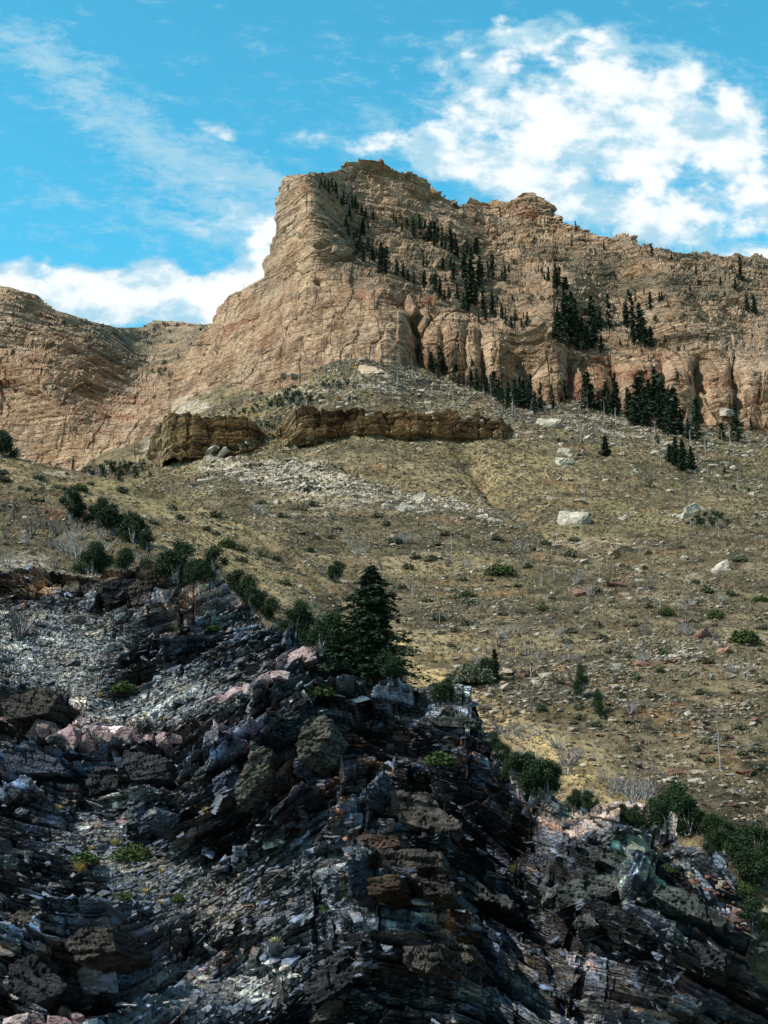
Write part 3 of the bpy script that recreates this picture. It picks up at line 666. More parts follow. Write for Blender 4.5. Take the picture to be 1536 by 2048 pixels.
# the larger blocks one can point to in the bedrock: px, py, half width, half height, rise (m), skew
BLOCKS = [(465,1560,62,60,2.6,.7),(640,1475,66,58,2.4,.6),(560,1440,60,34,1.4,.5),(720,1420,90,28,1.2,-.3),(310,1635,48,42,2.2,.2),(290,1560,52,34,1.6,.1),(780,1620,100,34,2.2,0.),(800,1730,110,36,2.6,0.),(820,1790,120,28,2.2,-.05),
 (800,1930,80,40,1.8,0.),(900,1960,60,44,1.6,-.1),(190,1910,66,62,2.6,.2),(60,1940,70,60,2.0,.3),(1180,1760,90,60,2.6,.2),(1340,1790,120,26,3.0,-.6),(1250,1690,110,22,1.8,-.5),(900,1440,66,40,.7,.3),(620,1960,70,50,1.5,-.4),
 (60,1830,90,40,1.6,.4),(1000,1640,60,40,1.2,-.5),(420,1520,40,60,1.6,.9),(1240,1860,90,50,1.4,-.3),(350,1480,80,26,1.2,.1),(80,1530,80,40,1.6,0.),(700,1665,50,40,1.5,.6),(560,1660,60,40,1.1,.8)]
def A_disp(P, N0, px, py):
    x, y, z = P[..., 0], P[..., 1], P[..., 2]
    global CELL
    sc = scree_mask(px, py); rk = 1 - sc; CELL = np.zeros(px.shape)
    w = z - np.interp(px, dipx, fold) * (1 - .4 * sstep(py, 1620, 1900)) + .35 * fbm(x / 6, z / 4, 0, 2, 91)
    u = x + .25 * fbm(x / 3, z / 3, 5, 3, 92)
    d = 1.4 * fbm(x / 11, z / 8, 0, 4, 93) * (.4 + .6 * rk)
    dlat = np.zeros(px.shape)
    r, ou, ov, e = voro(u / 6.5, w / 2.8, 110)
    mas = r[3]                                        # massive or thin-bedded
    d += rk * (3.6 * (r[0] - .5) + 1.2 * ov * 2.8 + 1.0 * (r[2] - .5) * ou * 6.5 - .8 * (e < .05))
    for k, (th, L, am, c, ms) in enumerate(((1.5, 5.0, 1.7, 1.2, .05), (.62, 2.4, .8, 1.1, .12), (.27, 1.1, .36, .8, .35), (.13, .5, .15, .5, .8))):
        r1, r2, fr, fu, cr = beds(u, w, th, L, 120 + k)
        mm = rk * ((1, 1, .35 + .65 * (mas < .6), .3 + .7 * (mas < .6))[k]) + ms * sc
        CELL += (.15, .3, .3, .25)[k] * (r1 if k % 2 else r2)
        d += mm * (am * (r1 - .5) + c * fr * th + .5 * (r2 - .5) * fu * L - am * .45 * cr)
        dlat += mm * .25 * (r2 - .5) * am
    r, ou, ov, e = voro(u / .8, w / .5, 140)
    d += (.35 * rk + .5 * sc) * (.35 * (r[0] - .5) + .5 * (r[2] - .5) * ou * .8 - .1 * (e < .08))
    for cx, cy, rx, ry, am, sk in BLOCKS:
        a = (px - cx + (py - cy) * sk) / rx; b = (py - cy + 2.5 * fbm(px / 9., 0, cx, 2, 4)) / ry
        q = np.maximum(np.abs(a), np.abs(b)) + .07 * fbm(px / 14, py / 14, cx, 3, 5)
        m_ = 1 - sstep(q, .86, 1.0)
        d += m_ * am * (.75 - .45 * b - .25 * a)
    e2 = sstep(px, -60, -50)
    P = P.copy()
    P[..., 1] -= d * .92; P[..., 2] += d * .22; P[..., 0] += dlat
    return P
def A_zone(P, px, py, N0):
    lich = .9 * ell(px, py, 1230, 1760, 200, 110, -25) + .6 * ell(px, py, 930, 1430, 80, 50) + .6 * ell(px, py, 430, 1480, 50, 50, 45) + .5 * ell(px, py, 1000, 2000, 200, 50) + .4 * ell(px, py, 560, 1320, 120, 40, 20)
    rust = .8 * ell(px, py, 760, 1530, 190, 90) + .8 * ell(px, py, 620, 1600, 90, 60) + .7 * ell(px, py, 1050, 1650, 120, 50) + .6 * ell(px, py, 600, 1830, 130, 30, 15) + .5 * ell(px, py, 900, 1880, 160, 50) + .5 * ell(px, py, 300, 1340, 60, 30) + .6 * ell(px, py, 1350, 1950, 120, 60) + .6 * ell(px, py, 740, 1700, 100, 16) + .6 * ell(px, py, 700, 1340, 90, 20)
    pink = .9 * ell(px, py, 240, 1472, 170, 20, 0) + .8 * ell(px, py, 100, 2040, 60, 20, 15) + .5 * ell(px, py, 500, 1370, 70, 20, 22) + .6 * ell(px, py, 140, 1450, 60, 22)
    blue = .95 * ell(px, py, 60, 1530, 130, 40, -5) + .8 * ell(px, py, 480, 1570, 90, 60, 30) + .7 * ell(px, py, 640, 1640, 80, 60, 30) + .8 * ell(px, py, 700, 1740, 40, 60) + .6 * ell(px, py, 100, 1680, 160, 60, -25) + .5 * ell(px, py, 330, 1640, 80, 50) + .6 * ell(px, py, 60, 1880, 150, 60) + .4 * ell(px, py, 800, 1960, 200, 50)
    soil = .95 * ell(px, py, 100, 1175, 260, 22, 0) + .6 * ell(px, py, 330, 1210, 100, 30) + .7 * ell(px, py, 1180, 1660, 90, 24, -10) + .5 * ell(px, py, 640, 1305, 160, 14, -28)
    c = lambda a: np.clip(a, 0, 1)
    return {'zone': (scree_mask(px, py), c(lich), c(rust)), 'tone': (c(pink), c(blue), c(soil)), 'cell': (CELL, CELL, CELL)}
A_bot = pl([(-60,2140),(1600,2140)])
sheet('rocky_outcrop', -60, 1600, 1250, A_bot, A_top, 950, A_ctrl, [(1,.5),(2.5,2.),(5,5),(10,12)], A_disp, M_SLATE, A_zone)

# ================================================================ things
# visible-surface lookup: nearest terrain point seen in each direction
ZW, ZH = 768, 1024
zb = np.full(ZW * ZH, 1e9); zp = np.zeros((ZW * ZH, 3)); zs = np.full(ZW * ZH, -1)
for si, (nm, P, _, _, nb) in enumerate(SHEETS):
    q = P.reshape(-1, 3); a, b, f = project(q)
    i = (a / 2).astype(int); j = (b / 2).astype(int)
    ok = (i >= 0) & (i < ZW) & (j >= 0) & (j < ZH) & (f > 1)
    k = j[ok] * ZW + i[ok]; q = q[ok]; f = f[ok]
    o_ = np.argsort(-f); k = k[o_]; q = q[o_]; f = f[o_]
    tmp = np.full(ZW * ZH, 1e9); tp = np.zeros((ZW * ZH, 3)); tmp[k] = f; tp[k] = q
    nb_ = tmp < zb
    zb[nb_] = tmp[nb_]; zp[nb_] = tp[nb_]; zs[nb_] = si
zb = zb.reshape(ZH, ZW); zp = zp.reshape(ZH, ZW, 3); zs = zs.reshape(ZH, ZW)
def pick(px, py, sheet_name=None):
    for dyy in range(0, 30):
        i, j = int(px / 2), int(py / 2) + dyy
        i = min(max(i, 1), ZW - 2); j = min(max(j, 1), ZH - 2)
        win = zb[j - 1:j + 2, i - 1:i + 2]
        if win.min() < 1e8:
            d = np.median(win[win < 1e8]); a = np.abs(win - d).argmin()
            jj, ii = j - 1 + a // 3, i - 1 + a % 3
            if sheet_name is None or SHEETS[zs[jj, ii]][0] == sheet_name:
                return Vector(zp[jj, ii])
    return None
def px_size(P): return (P.y * CP + (P.z - CAM[2]) * SP) / FOC

def instance_mesh(name, protos, pos, rot, scl, mat, smooth=False):
    """many small pieces of one indivisible material joined in one mesh"""
    VS, FS, off = [], [], 0
    pid = rng.integers(0, len(protos), len(pos))
    for k, (v, f) in enumerate(protos):
        s_ = np.nonzero(pid == k)[0]
        if not len(s_): continue
        V_ = np.einsum('nij,nkj->nki', rot[s_], v[None] * scl[s_][:, None, :]) + pos[s_][:, None, :]
        FS.append((f[None] + (np.arange(len(s_)) * len(v))[:, None, None] + off).reshape(-1, f.shape[1])); VS.append(V_.reshape(-1, 3)); off += len(s_) * len(v)
    return link(name, raw_mesh(name, np.concatenate(VS), np.concatenate(FS), mat, smooth))
def rotz(a):
    c, s = np.cos(a), np.sin(a); z = np.zeros_like(a); o = np.ones_like(a)
    return np.stack([np.stack([c, -s, z], -1), np.stack([s, c, z], -1), np.stack([z, z, o], -1)], -2)
def rotax(a, ax):
    c, s = np.cos(a), np.sin(a); z = np.zeros_like(a); o = np.ones_like(a)
    if ax == 0: return np.stack([np.stack([o, z, z], -1), np.stack([z, c, -s], -1), np.stack([z, s, c], -1)], -2)
    return np.stack([np.stack([c, z, s], -1), np.stack([z, o, z], -1), np.stack([-s, z, c], -1)], -2)

def hull(pts, tri=True):
    bm = bmesh.new()
    for p in pts: bm.verts.new(p)
    r = bmesh.ops.convex_hull(bm, input=bm.verts)
    bad = [g for g in r['geom_interior'] + r['geom_unused'] if isinstance(g, bmesh.types.BMVert)]
    bmesh.ops.delete(bm, geom=list(set(bad)), context='VERTS')
    bm.verts.ensure_lookup_table(); bm.verts.index_update()
    v = np.array([q.co[:] for q in bm.verts]); f = np.array([[a.index for a in fc.verts] for fc in bm.faces])
    bm.free()
    return v, f
def rock_points(n, dims, seed, boxy=.75):
    g = np.random.default_rng(seed); p = g.uniform(-1, 1, (n, 3))
    l = np.abs(p).max(1, keepdims=True); p = p / l * (1 - (1 - boxy) * g.random((n, 1)))
    return p * np.array(dims) * .5
small_rocks = [hull(rock_points(9 + k % 4, d, 50 + k, .85)) for k, d in enumerate([(1, .8, .35), (1, .7, .2), (1, .9, .5), (1, .6, .28), (1, .8, .16), (1, .5, .4), (.9, .9, .6), (1, .75, .25)])]
def big_rock(name, dims, seed, n=22, cuts=14, amp=.06, mat=None, layers=False):
    """an angular block: hull, subdivided, broken up by cell-shaped steps"""
    bm = bmesh.new()
    for p in rock_points(n, dims, seed, .78): bm.verts.new(p)
    r = bmesh.ops.convex_hull(bm, input=bm.verts)
    bmesh.ops.delete(bm, geom=[g for g in set(r['geom_interior'] + r['geom_unused']) if isinstance(g, bmesh.types.BMVert)], context='VERTS')
    for _ in range(4):
        lim = max(dims) / cuts * 1.0
        es = [e for e in bm.edges if e.calc_length() > lim]
        if not es: break
        bmesh.ops.subdivide_edges(bm, edges=es, cuts=1, use_grid_fill=False)
        bmesh.ops.triangulate(bm, faces=bm.faces)
    bm.normal_update()
    co = np.array([v.co[:] for v in bm.verts]); no = np.array([v.normal[:] for v in bm.verts])
    s = 1 / max(dims)
    x, y, z = (co * s).T
    r_, ou, ov, e = voro((x + y * .7) * 4, z * (14 if layers else 5), seed)
    d = amp * (r_[0] - .6) - amp * .5 * (e < .1) + amp * .7 * fbm(x * 6, y * 6, z * (14 if layers else 6), 4, seed)
    co = co + no * (d / s)[:, None]
    for v, c in zip(bm.verts, co): v.co = c
    me = bpy.data.meshes.new(name); bm.to_mesh(me); bm.free()
    for p in me.polygons: p.use_smooth = False
    me.materials.append(mat)
    return me

# ---------------------------------------------------------------- loose stuff
def sample_sheet(idx, wfun, n):
    nm, P, PX, PY, nb = SHEETS[idx]
    P = P[:-nb]; PX = PX[:-nb]; PY = PY[:-nb]
    a = P[:-1, 1:] - P[:-1, :-1]; b = P[1:, :-1] - P[:-1, :-1]
    area = np.linalg.norm(np.cross(a, b), axis=-1)
    W = area * wfun(P[:-1, :-1], PX[:-1, :-1], PY[:-1, :-1])
    W = W * np.where((PX[:-1, :-1] > -90) & (PX[:-1, :-1] < 1620), 1., .2)
    c = np.cumsum(W.ravel()); k = np.minimum(np.searchsorted(c, rng.random(n) * c[-1]), c.size - 1); j, i = np.divmod(k, W.shape[1])
    u, v = rng.random((2, n, 1))
    return P[j, i] + u * a[j, i] + v * b[j, i], PX[j, i], PY[j, i]
SI = {}
for i, s_ in enumerate(SHEETS): SI.setdefault(s_[0], i)
M_STONE = mat_boulder('pale_stones', (.22, .19, .15), (.40, .36, .30), (.12, .09, .07), .8, .05)
M_SCREE = mat_slate('slate_rubble', True)
M_TUFT = mat_leaf('dry_tufts', (.18, .145, .085), (.32, .265, .165), (.12, .11, .07))
def blades(n, seed, h=1.0, spread=.5):
    g = np.random.default_rng(seed); V_, F_ = [], []
    for k in range(n):
        a = g.uniform(0, 6.283); r0 = g.uniform(0, .18); l = g.uniform(.5, 1) * h; o = g.uniform(.1, spread)
        c = np.array([math.cos(a), math.sin(a), 0]); t_ = np.array([-c[1], c[0], 0]); w_ = g.uniform(.06, .14)
        b0 = c * r0; i0 = len(V_)
        V_ += [b0 - t_ * w_, b0 + t_ * w_, b0 + c * o + np.array([0, 0, l])]
        F_.append([i0, i0 + 1, i0 + 2])
    return np.array(V_), np.array(F_)
tufts = [blades(9, 400 + k, .8, .8) for k in range(5)]
def far_w(P, px, py): return (80 / np.maximum(P[..., 1], 60)) ** 1.15
def tuft_w(P, px, py):
    return far_w(P, px, py) * (.25 + vnoise(P[..., 0] / 4, P[..., 1] / 4, 0, 3)) * (1 - .8 * np.clip(ell(px, py, 540, 950, 180, 40, -12), 0, 1)) * (P[..., 1] < 360)
N = 62000
p1, a1, b1 = sample_sheet(SI['hillside'], tuft_w, N)
p2, a2, b2 = sample_sheet(SI['near_slope'], tuft_w, 7000)
pp = np.concatenate([p1, p2]); n_ = len(pp)
s_ = (.16 + .0014 * pp[:, 1]) * rng.uniform(.5, 1.5, n_)
instance_mesh('dry_grass', tufts, pp - np.array([0, 0, .04]), rotz(rng.uniform(0, 6.28, n_)), np.stack([s_ * 1.1, s_ * 1.1, s_ * .9], 1), M_TUFT)['kind'] = 'stuff'
def stone_w(P, px, py):
    pale = .35 * ell(px, py, 540, 950, 180, 45, -12) + ell(px, py, 900, 770, 320, 50, -12) + .8 * ell(px, py, 830, 1015, 200, 30, -8) + .7 * ell(px, py, 1280, 880, 330, 60, -4) + .8 * ell(px, py, 1250, 1400, 320, 160) + .9 * ell(px, py, 1460, 1800, 120, 150)
    return far_w(P, px, py) * (.35 + 1.6 * pale) * (.2 + vnoise(P[..., 0] / 7, P[..., 1] / 7, 0, 6) ** 2 * 2)
p1, a1, b1 = sample_sheet(SI['hillside'], stone_w, 40000)
p2, a2, b2 = sample_sheet(SI['near_slope'], stone_w, 3500)
pp = np.concatenate([p1, p2]); n_ = len(pp)
s_ = (.14 + .0016 * pp[:, 1]) * np.exp(rng.normal(0, .45, n_))
rr = np.einsum('nij,njk->nik', rotax(rng.normal(-.25, .2, n_), 0), rotz(rng.uniform(0, 6.28, n_)))
instance_mesh('scattered_stones', small_rocks, pp, rr, np.stack([s_, s_, s_ * .9], 1), M_STONE)['kind'] = 'stuff'

def rub_w(P, px, py):
    sc = scree_mask(px, py)
    return (.05 + 1.3 * sc) * (P[..., 1] < 130)
pp, a1, b1 = sample_sheet(SI['rocky_outcrop'], rub_w, 24000)
n_ = len(pp); sc = scree_mask(a1, b1)
s_ = np.exp(rng.normal(-1.45, .5, n_)) * (.7 + .5 * (1 - sc)); s_ = np.clip(s_, .07, 1.1)
tilt = np.radians(np.interp(a1, dipx, dip)) * (1 - .6 * sc)
rr = np.einsum('nij,njk->nik', rotax(-tilt + rng.normal(0, .25, n_), 1), np.einsum('nij,njk->nik', rotax(rng.normal(.30, .28, n_), 0), rotz(rng.normal(0, .9, n_))))
instance_mesh('slate_scree', small_rocks, pp, rr, np.stack([s_ * 1.25, s_, s_ * .8], 1), M_SCREE)['kind'] = 'stuff'

# ---------------------------------------------------------------- plant builders
class Soup:
    def __init__(s): s.v = []; s.f = []
    def tube(s, pts, rad, sides=5):
        base = None
        for k, (p, r) in enumerate(zip(pts, rad)):
            d = (pts[min(k + 1, len(pts) - 1)] - pts[max(k - 1, 0)]); d = d / (np.linalg.norm(d) + 1e-9)
            a = np.cross(d, [0.3, .9, .1]); a /= np.linalg.norm(a) + 1e-9; b = np.cross(d, a)
            i0 = len(s.v)
            for q in range(sides):
                t_ = 6.2832 * q / sides; s.v.append(p + r * (a * math.cos(t_) + b * math.sin(t_)))
            if base is not None:
                for q in range(sides):
                    s.f.append([base + q, base + (q + 1) % sides, i0 + (q + 1) % sides, i0 + q])
            base = i0
    def mesh(s, name, mat, smooth=True): return raw_mesh(name, np.array(s.v), np.array(s.f), mat, smooth)
def leaf_soup(C_, size, g, flat=.5, aspect=1.6):
    """a small quad at every centre"""
    n = len(C_); a = g.normal(size=(n, 3)); a[:, 2] *= flat; a /= np.linalg.norm(a, axis=1, keepdims=True) + 1e-9
    b = np.cross(a, g.normal(size=(n, 3))); b /= np.linalg.norm(b, axis=1, keepdims=True) + 1e-9
    s_ = (size * g.uniform(.6, 1.4, n))[:, None]
    a = a * s_ * aspect * .5; b = b * s_ * .5
    V_ = np.stack([C_ - a - b * .3, C_ + b * .9, C_ + a - b * .2, C_ - b * .8], 1).reshape(-1, 3)
    return V_, np.arange(n * 4).reshape(n, 4)
def make_conifer(seed, h=10., rad=.17, nb=130, tufts_=7, leaf=.035, sparse=0., mats=None, name='conifer', lean=0.):
    g = np.random.default_rng(seed); cs = []; sz = []
    S = Soup()
    zs_ = np.linspace(0, 1, 7); bend = np.array([[lean * h * z * z + .006 * h * math.sin(5 * z + seed), .006 * h * math.cos(4 * z), z * h] for z in zs_])
    S.tube(list(bend), [h * .016 * (1 - z * .95) + .01 for z in zs_], 7)
    for k in range(nb):
        t_ = .08 + .9 * (k + g.random()) / nb
        if g.random() < sparse * .5: continue
        az = g.uniform(0, 6.283)
        lob = .72 + .28 * math.sin(3 * az + seed + 7 * t_)
        L = rad * h * ((1 - t_) ** .75) * g.uniform(.5, 1.12) * lob * (1 if t_ > .18 else .55 + 2.5 * (t_ - .08)) + .012 * h
        c0 = np.array([np.interp(t_, zs_, bend[:, 0]), np.interp(t_, zs_, bend[:, 1]), t_ * h])
        dr = np.array([math.cos(az), math.sin(az), 0])
        drp = g.uniform(-.35, .05)
        end = c0 + dr * L + np.array([0, 0, drp * L])
        if g.random() < .5: S.tube([c0, (c0 + end) / 2 + [0, 0, .02 * L], end], [h * .003, h * .002, h * .0008], 3)
        m = max(3, int(tufts_ * (L / (rad * h)) ** .6 * 1.6))
        s = g.uniform(.15, 1., m)
        w_ = L * .22 * (1.1 - s)
        p = c0 + (end - c0) * s[:, None] + np.cross(dr, [0, 0, 1]) * (g.normal(size=m) * w_)[:, None] + np.array([0, 0, 1]) * (g.normal(size=m) * .03 * L - .10 * L * s * s)[:, None]
        cs.append(p)
    cs = np.concatenate(cs)
    V_, F_ = leaf_soup(cs, leaf * h, g, .35, 2.0)
    return S.mesh('trunk', mats[0]), raw_mesh('crown', V_, F_, mats[1])
def make_juniper(seed, h=3.5, wd=1.0, lobes=13, per=330, leaf=.05, mats=None):
    g = np.random.default_rng(seed); S = Soup(); cs = []
    for k in range(lobes):
        t_ = (k + .5) / lobes; az = g.uniform(0, 6.283)
        r_ = wd * h * .36 * math.sin(math.pi * (0.18 + .8 * t_)) ** .8 * g.uniform(.25, 1.)
        c = np.array([math.cos(az) * r_, math.sin(az) * r_, h * (.2 + .68 * t_)])
        lr = h * g.uniform(.13, .22) * (1.15 - .45 * t_)
        n = int(per * (lr / (h * .17)) ** 2)
        d = g.normal(size=(n, 3)); d /= np.linalg.norm(d, axis=1, keepdims=True)
        rr_ = (g.random(n) ** .45)[:, None] * lr * (1 + .28 * g.normal(size=(n, 1)))
        cs.append(c + d * rr_ * np.array([1.05, 1.05, .95]) + np.array([0, 0, 1.]) * (np.abs(g.normal(size=(n, 1))) * lr * .15))
        m_ = np.array([c[0] * .4 + g.normal() * .05 * h, c[1] * .4, c[2] * .5])
        S.tube([np.array([g.normal() * .03 * h, g.normal() * .03 * h, -.05 * h]), m_, c], [h * .028, h * .017, h * .005], 5)
    V_, F_ = leaf_soup(np.concatenate(cs), leaf * h * .55, g, 1.1, 1.7)
    return S.mesh('trunk', mats[0]), raw_mesh('crown', V_, F_, mats[1])
def make_snag(seed, h=6., nbr=10, mat=None, fork=False, droop=.3):
    g = np.random.default_rng(seed); S = Soup()
    pts = [np.array([0., 0., -.2])]; k0 = g.normal(size=2) * .03 * h
    for k in range(1, 7): pts.append(np.array([k0[0] * (k / 6) ** 2 + g.normal() * .008 * h, k0[1] * (k / 6) + g.normal() * .008 * h, h * k / 6]))
    S.tube(pts, [h * .022 * (1 - .13 * k) for k in range(7)], 6)
    for k in range(nbr):
        t_ = g.uniform(.25, .97); i = t_ * 6; a = int(i); c = pts[a] + (pts[min(a + 1, 6)] - pts[a]) * (i - a)
        az = g.uniform(0, 6.283); L = h * g.uniform(.05, .2) * (1.15 - t_)
        e = c + np.array([math.cos(az) * L, math.sin(az) * L, L * g.uniform(-.3, .7)])
        S.tube([c, (c + e) / 2 + g.normal(size=3) * .06 * L, e], [h * .007, h * .004, h * .0015], 3)
    return S.mesh('dead_tree', mat)
def make_brush(seed, h=1.2, n=13, mat=None):
    g = np.random.default_rng(seed); S = Soup()
    for k in range(n):
        az = g.uniform(0, 6.283); o = g.uniform(.15, .8); hh = h * g.uniform(.55, 1.)
        p0 = np.array([g.normal() * .05, g.normal() * .05, -.08]); p2_ = np.array([math.cos(az) * o * h, math.sin(az) * o * h, hh])
        p1_ = p0 + (p2_ - p0) * .5 + g.normal(size=3) * .08 * h
        S.tube([p0, p1_, p2_], [.028 * h, .018 * h, .006 * h], 4)
        for q in range(3):
            c = p1_ + (p2_ - p1_) * g.uniform(0, .9); e = c + np.array([g.normal() * .18, g.normal() * .18, g.uniform(.05, .25)]) * h
            S.tube([c, e], [.011 * h, .004 * h], 3)
    return S.mesh('dead_bush', mat)

M_BARK = mat_wood('bark', (.06, .05, .045), (.15, .13, .11))
M_GREYW = mat_wood('weathered_wood', (.16, .155, .155), (.34, .33, .33))
M_CHAR = mat_wood('burnt_wood', (.05, .048, .05), (.16, .155, .16))
M_NEED = mat_leaf('spruce_needles', (.006, .017, .009), (.018, .042, .019), (.014, .034, .012))
M_JUN = mat_leaf('juniper_leaves', (.005, .016, .006), (.014, .037, .010), (.02, .045, .01))
M_SAGE = mat_leaf('sage_leaves', (.05, .065, .04), (.12, .135, .09), (.14, .12, .06))
M_GOLD = mat_leaf('golden_grass', (.34, .24, .08), (.52, .40, .16), (.20, .22, .05))
M_GREEN = mat_leaf('green_herb', (.022, .044, .010), (.055, .085, .022))

con_far = [make_conifer(600 + k, 10., rad, 95, 6, .045, sp, (M_BARK, M_NEED)) for k, (rad, sp) in enumerate([(.25, 0), (.20, .2), (.30, .1), (.18, .3), (.22, .6), (.24, .1)])]
con_big = make_conifer(631, 10., .46, 560, 46, .0165, .05, (M_BARK, M_NEED))
con_mid = [make_conifer(640 + k, 10., .30, 260, 16, .03, .1, (M_BARK, M_NEED)) for k in range(2)]
jun = [make_juniper(700 + k, 3.5, w_, lb, 560, .05, (M_GREYW, M_JUN)) for k, (w_, lb) in enumerate([(1.1, 13), (1.5, 16), (.8, 11), (1.9, 18)])]
jun_far = [make_juniper(720 + k, 3.0, w_, 9, 110, .09, (M_GREYW, M_JUN)) for k, w_ in enumerate([1.2, 2.2, 1.7])]
snags = [make_snag(800 + k, 6., 9 + 3 * k, m_) for k, m_ in enumerate([M_CHAR, M_GREYW, M_CHAR, M_GREYW, M_CHAR])]
brush = [make_brush(820 + k, 1.2, 11 + k, M_GREYW if k != 1 else M_CHAR) for k in range(4)]
def ball_mesh(seed, mat, n=260, leaf=.16, name='shrub'):
    g = np.random.default_rng(seed); d = g.normal(size=(n, 3)); d /= np.linalg.norm(d, axis=1, keepdims=True); d[:, 2] = np.abs(d[:, 2])
    c = d * (g.random((n, 1)) ** .4) * np.array([.55, .55, .5]) * (1 + .25 * fbm(d[:, 0] * 2, d[:, 1] * 2, d[:, 2] * 2, 2, seed)[:, None])
    V_, F_ = leaf_soup(c, leaf, g, 1.2, 1.6); return raw_mesh(name, V_, F_, mat)
sages = [ball_mesh(840 + k, M_SAGE) for k in range(3)]
sage_big = [ball_mesh(845 + k, M_SAGE, 2600, .05) for k in range(2)]
greens = [ball_mesh(850, M_GREEN, 1200, .06), ball_mesh(851, M_GREEN, 900, .07)]
v_, f_ = blades(70, 860, 1.0, .9); v_[:, :2] *= .8
gold = [raw_mesh('grass_tuft', v_, f_, M_GOLD)]

ORD = 'leftmost,second,third,fourth,fifth,sixth,seventh,eighth,ninth,tenth,eleventh,twelfth,thirteenth,fourteenth,fifteenth,sixteenth,seventeenth,eighteenth,nineteenth,twentieth,twenty-first,twenty-second,twenty-third,twenty-fourth,twenty-fifth'.split(',')
def order_label(desc, i, n, where):
    if n == 1: return f'{desc} {where}'
    if i == n - 1: return f'{desc}, rightmost {where}'
    if i == 0: return f'{desc}, leftmost {where}'
    return f'{desc}, {ORD[i]} from left {where}'
LM = [('the summit',740,330),('the second summit',1070,390),('the rock spire',1105,640),('the summit tower',610,360),('the large spruce',742,1250),('the big flat pale boulder',1148,1042),('the large tan boulder',1245,1106),('the upright angular boulder',1444,1140),('the tall wall foot',740,730),('the white slabs',520,950),('the right brown ledge',820,850),
 ('the left brown ledge',400,860),('the lone full conifer',1210,900),('the four-conifer clump',1360,910),('the pointed conifer',988,1330),('the large pink block',612,1322),('the pink block band',230,1480),('the blue-grey faceted boulder',312,1630),('the brown-topped boulder',190,1900),
 ('the long whitish slabs',860,1815),('the green lichened block',1275,1690),('the blue-grey dome',1372,1712),('the red sandstone slabs',1396,1275),('the yellow grass strip',1120,1530),('the zigzag quartz vein',440,1880),('the bluish white slabs',550,1935),('the spreading juniper',1420,1050)]
def by_landmark(lst, desc):
    keys = {}
    for it in lst:
        nm, lx, ly = min(LM, key=lambda q: (q[1] - it[0]) ** 2 + (q[2] - it[1]) ** 2)
        dx_, dy_ = it[0] - lx, it[1] - ly
        if abs(dx_) > abs(dy_) * 2.2: w_ = 'far to right of' if dx_ > 130 else 'right of' if dx_ > 0 else 'far to left of' if dx_ < -130 else 'left of'
        else: w_ = ('well below' if dy_ > 90 else 'below') if dy_ > 0 else ('well above' if dy_ < -90 else 'above')
        keys.setdefault(w_ + ' ' + nm, []).append(it)
    out = {}
    for k_, v_ in keys.items():
        v_.sort()
        for i, it in enumerate(v_): out[id(it)] = order_label(desc, i, len(v_), k_) if len(v_) <= 25 else f'{desc} {k_}'
    return out
def two_part(root_name, meshes, P, s, rz, label, cat, group, sx=1.0):
    r = bpy.data.objects.new(root_name, None); scene.collection.objects.link(r)
    r.location = P; r.rotation_euler = (0, 0, rz); r.scale = (s * sx, s * sx, s); r.empty_display_size = .3
    finish(r, None, label, cat, group)
    for nm, me in zip(('trunk', 'crown'), meshes): link(nm, me, r)
    return r
def one_part(root_name, me, P, s, rz, label, cat, group, tilt=(0, 0)):
    o = link(root_name, me); o.location = P; o.rotation_euler = (tilt[0], tilt[1], rz)
    o.scale = s if isinstance(s, tuple) else (s, s, s)
    return finish(o, None, label, cat, group)

# ---------------------------------------------------------------- conifers
def put_conifers(lst, desc, where, group, protos=None, base_h=10.):
    far_ = protos is None; protos = protos or con_far; LB = {}
    if far_ and len(lst) > 5 and 'scattered' not in where:
        g = np.random.default_rng(len(desc) * 31 + len(lst)); lst = list(lst)
        for q in list(lst):
            if len(lst) < 30 and g.random() < .98: lst.append((q[0] + float(g.uniform(-16, 16)), q[1] + float(g.uniform(-5, 9)), q[2] * float(g.uniform(.5, .95))))
    lst = sorted(lst)
    LB = by_landmark(lst, desc)
    for i, it in enumerate(lst):
        px, py, hp = it
        P = pick(px, py)
        if P is None: continue
        s = hp * px_size(P) / base_h * (random.uniform(.9, 1.45) if far_ else 1.)
        P.z -= .03 * s * base_h
        lab = order_label(desc, i, len(lst), where) if len(lst) <= 20 else LB[id(it)]
        two_part('conifer', protos[(i * 7 + int(px)) % len(protos)], P, s, random.uniform(0, 6.28), lab, 'tree', group, random.uniform(.95, 1.5))
put_conifers([(640,372,22),(648,380,28),(657,390,24),(665,385,30),(675,400,22),(684,408,26),(695,412,22),(704,418,26),(712,425,30),(722,430,24),(733,436,22),(743,440,18)], 'tiny dark conifer', 'in the notch beside the summit tower', 'conifers in the notch of the summit tower')
put_conifers([(690,455,20),(697,470,22),(706,480,18),(720,470,30),(718,500,34),(727,520,32),(735,500,24),(725,455,22),(700,440,16),(712,510,24)], 'small dark conifer', 'in the steep gully right of the tower', 'conifers in the steep gully')
put_conifers([(800,450,22),(815,458,26),(825,468,38),(836,472,34),(848,478,30),(858,482,34),(870,490,30),(882,492,40),(893,500,30),(905,508,36),(912,512,28),(790,445,20),(838,455,18),(866,470,24),(898,486,28)], 'dark upper-ledge conifer', 'on the sloping ledge under the summit', 'conifers on the upper ledge')
put_conifers([(745,520,26),(756,538,44),(764,545,40),(775,528,30),(790,550,30),(805,552,28),(815,565,30),(830,568,26),(850,574,30),(868,586,34),(880,590,30),(895,596,28),(848,534,22),(762,520,30)], 'dark wall-brink conifer', 'on the ledge above the tall wall', 'conifers on the ledge above the wall')
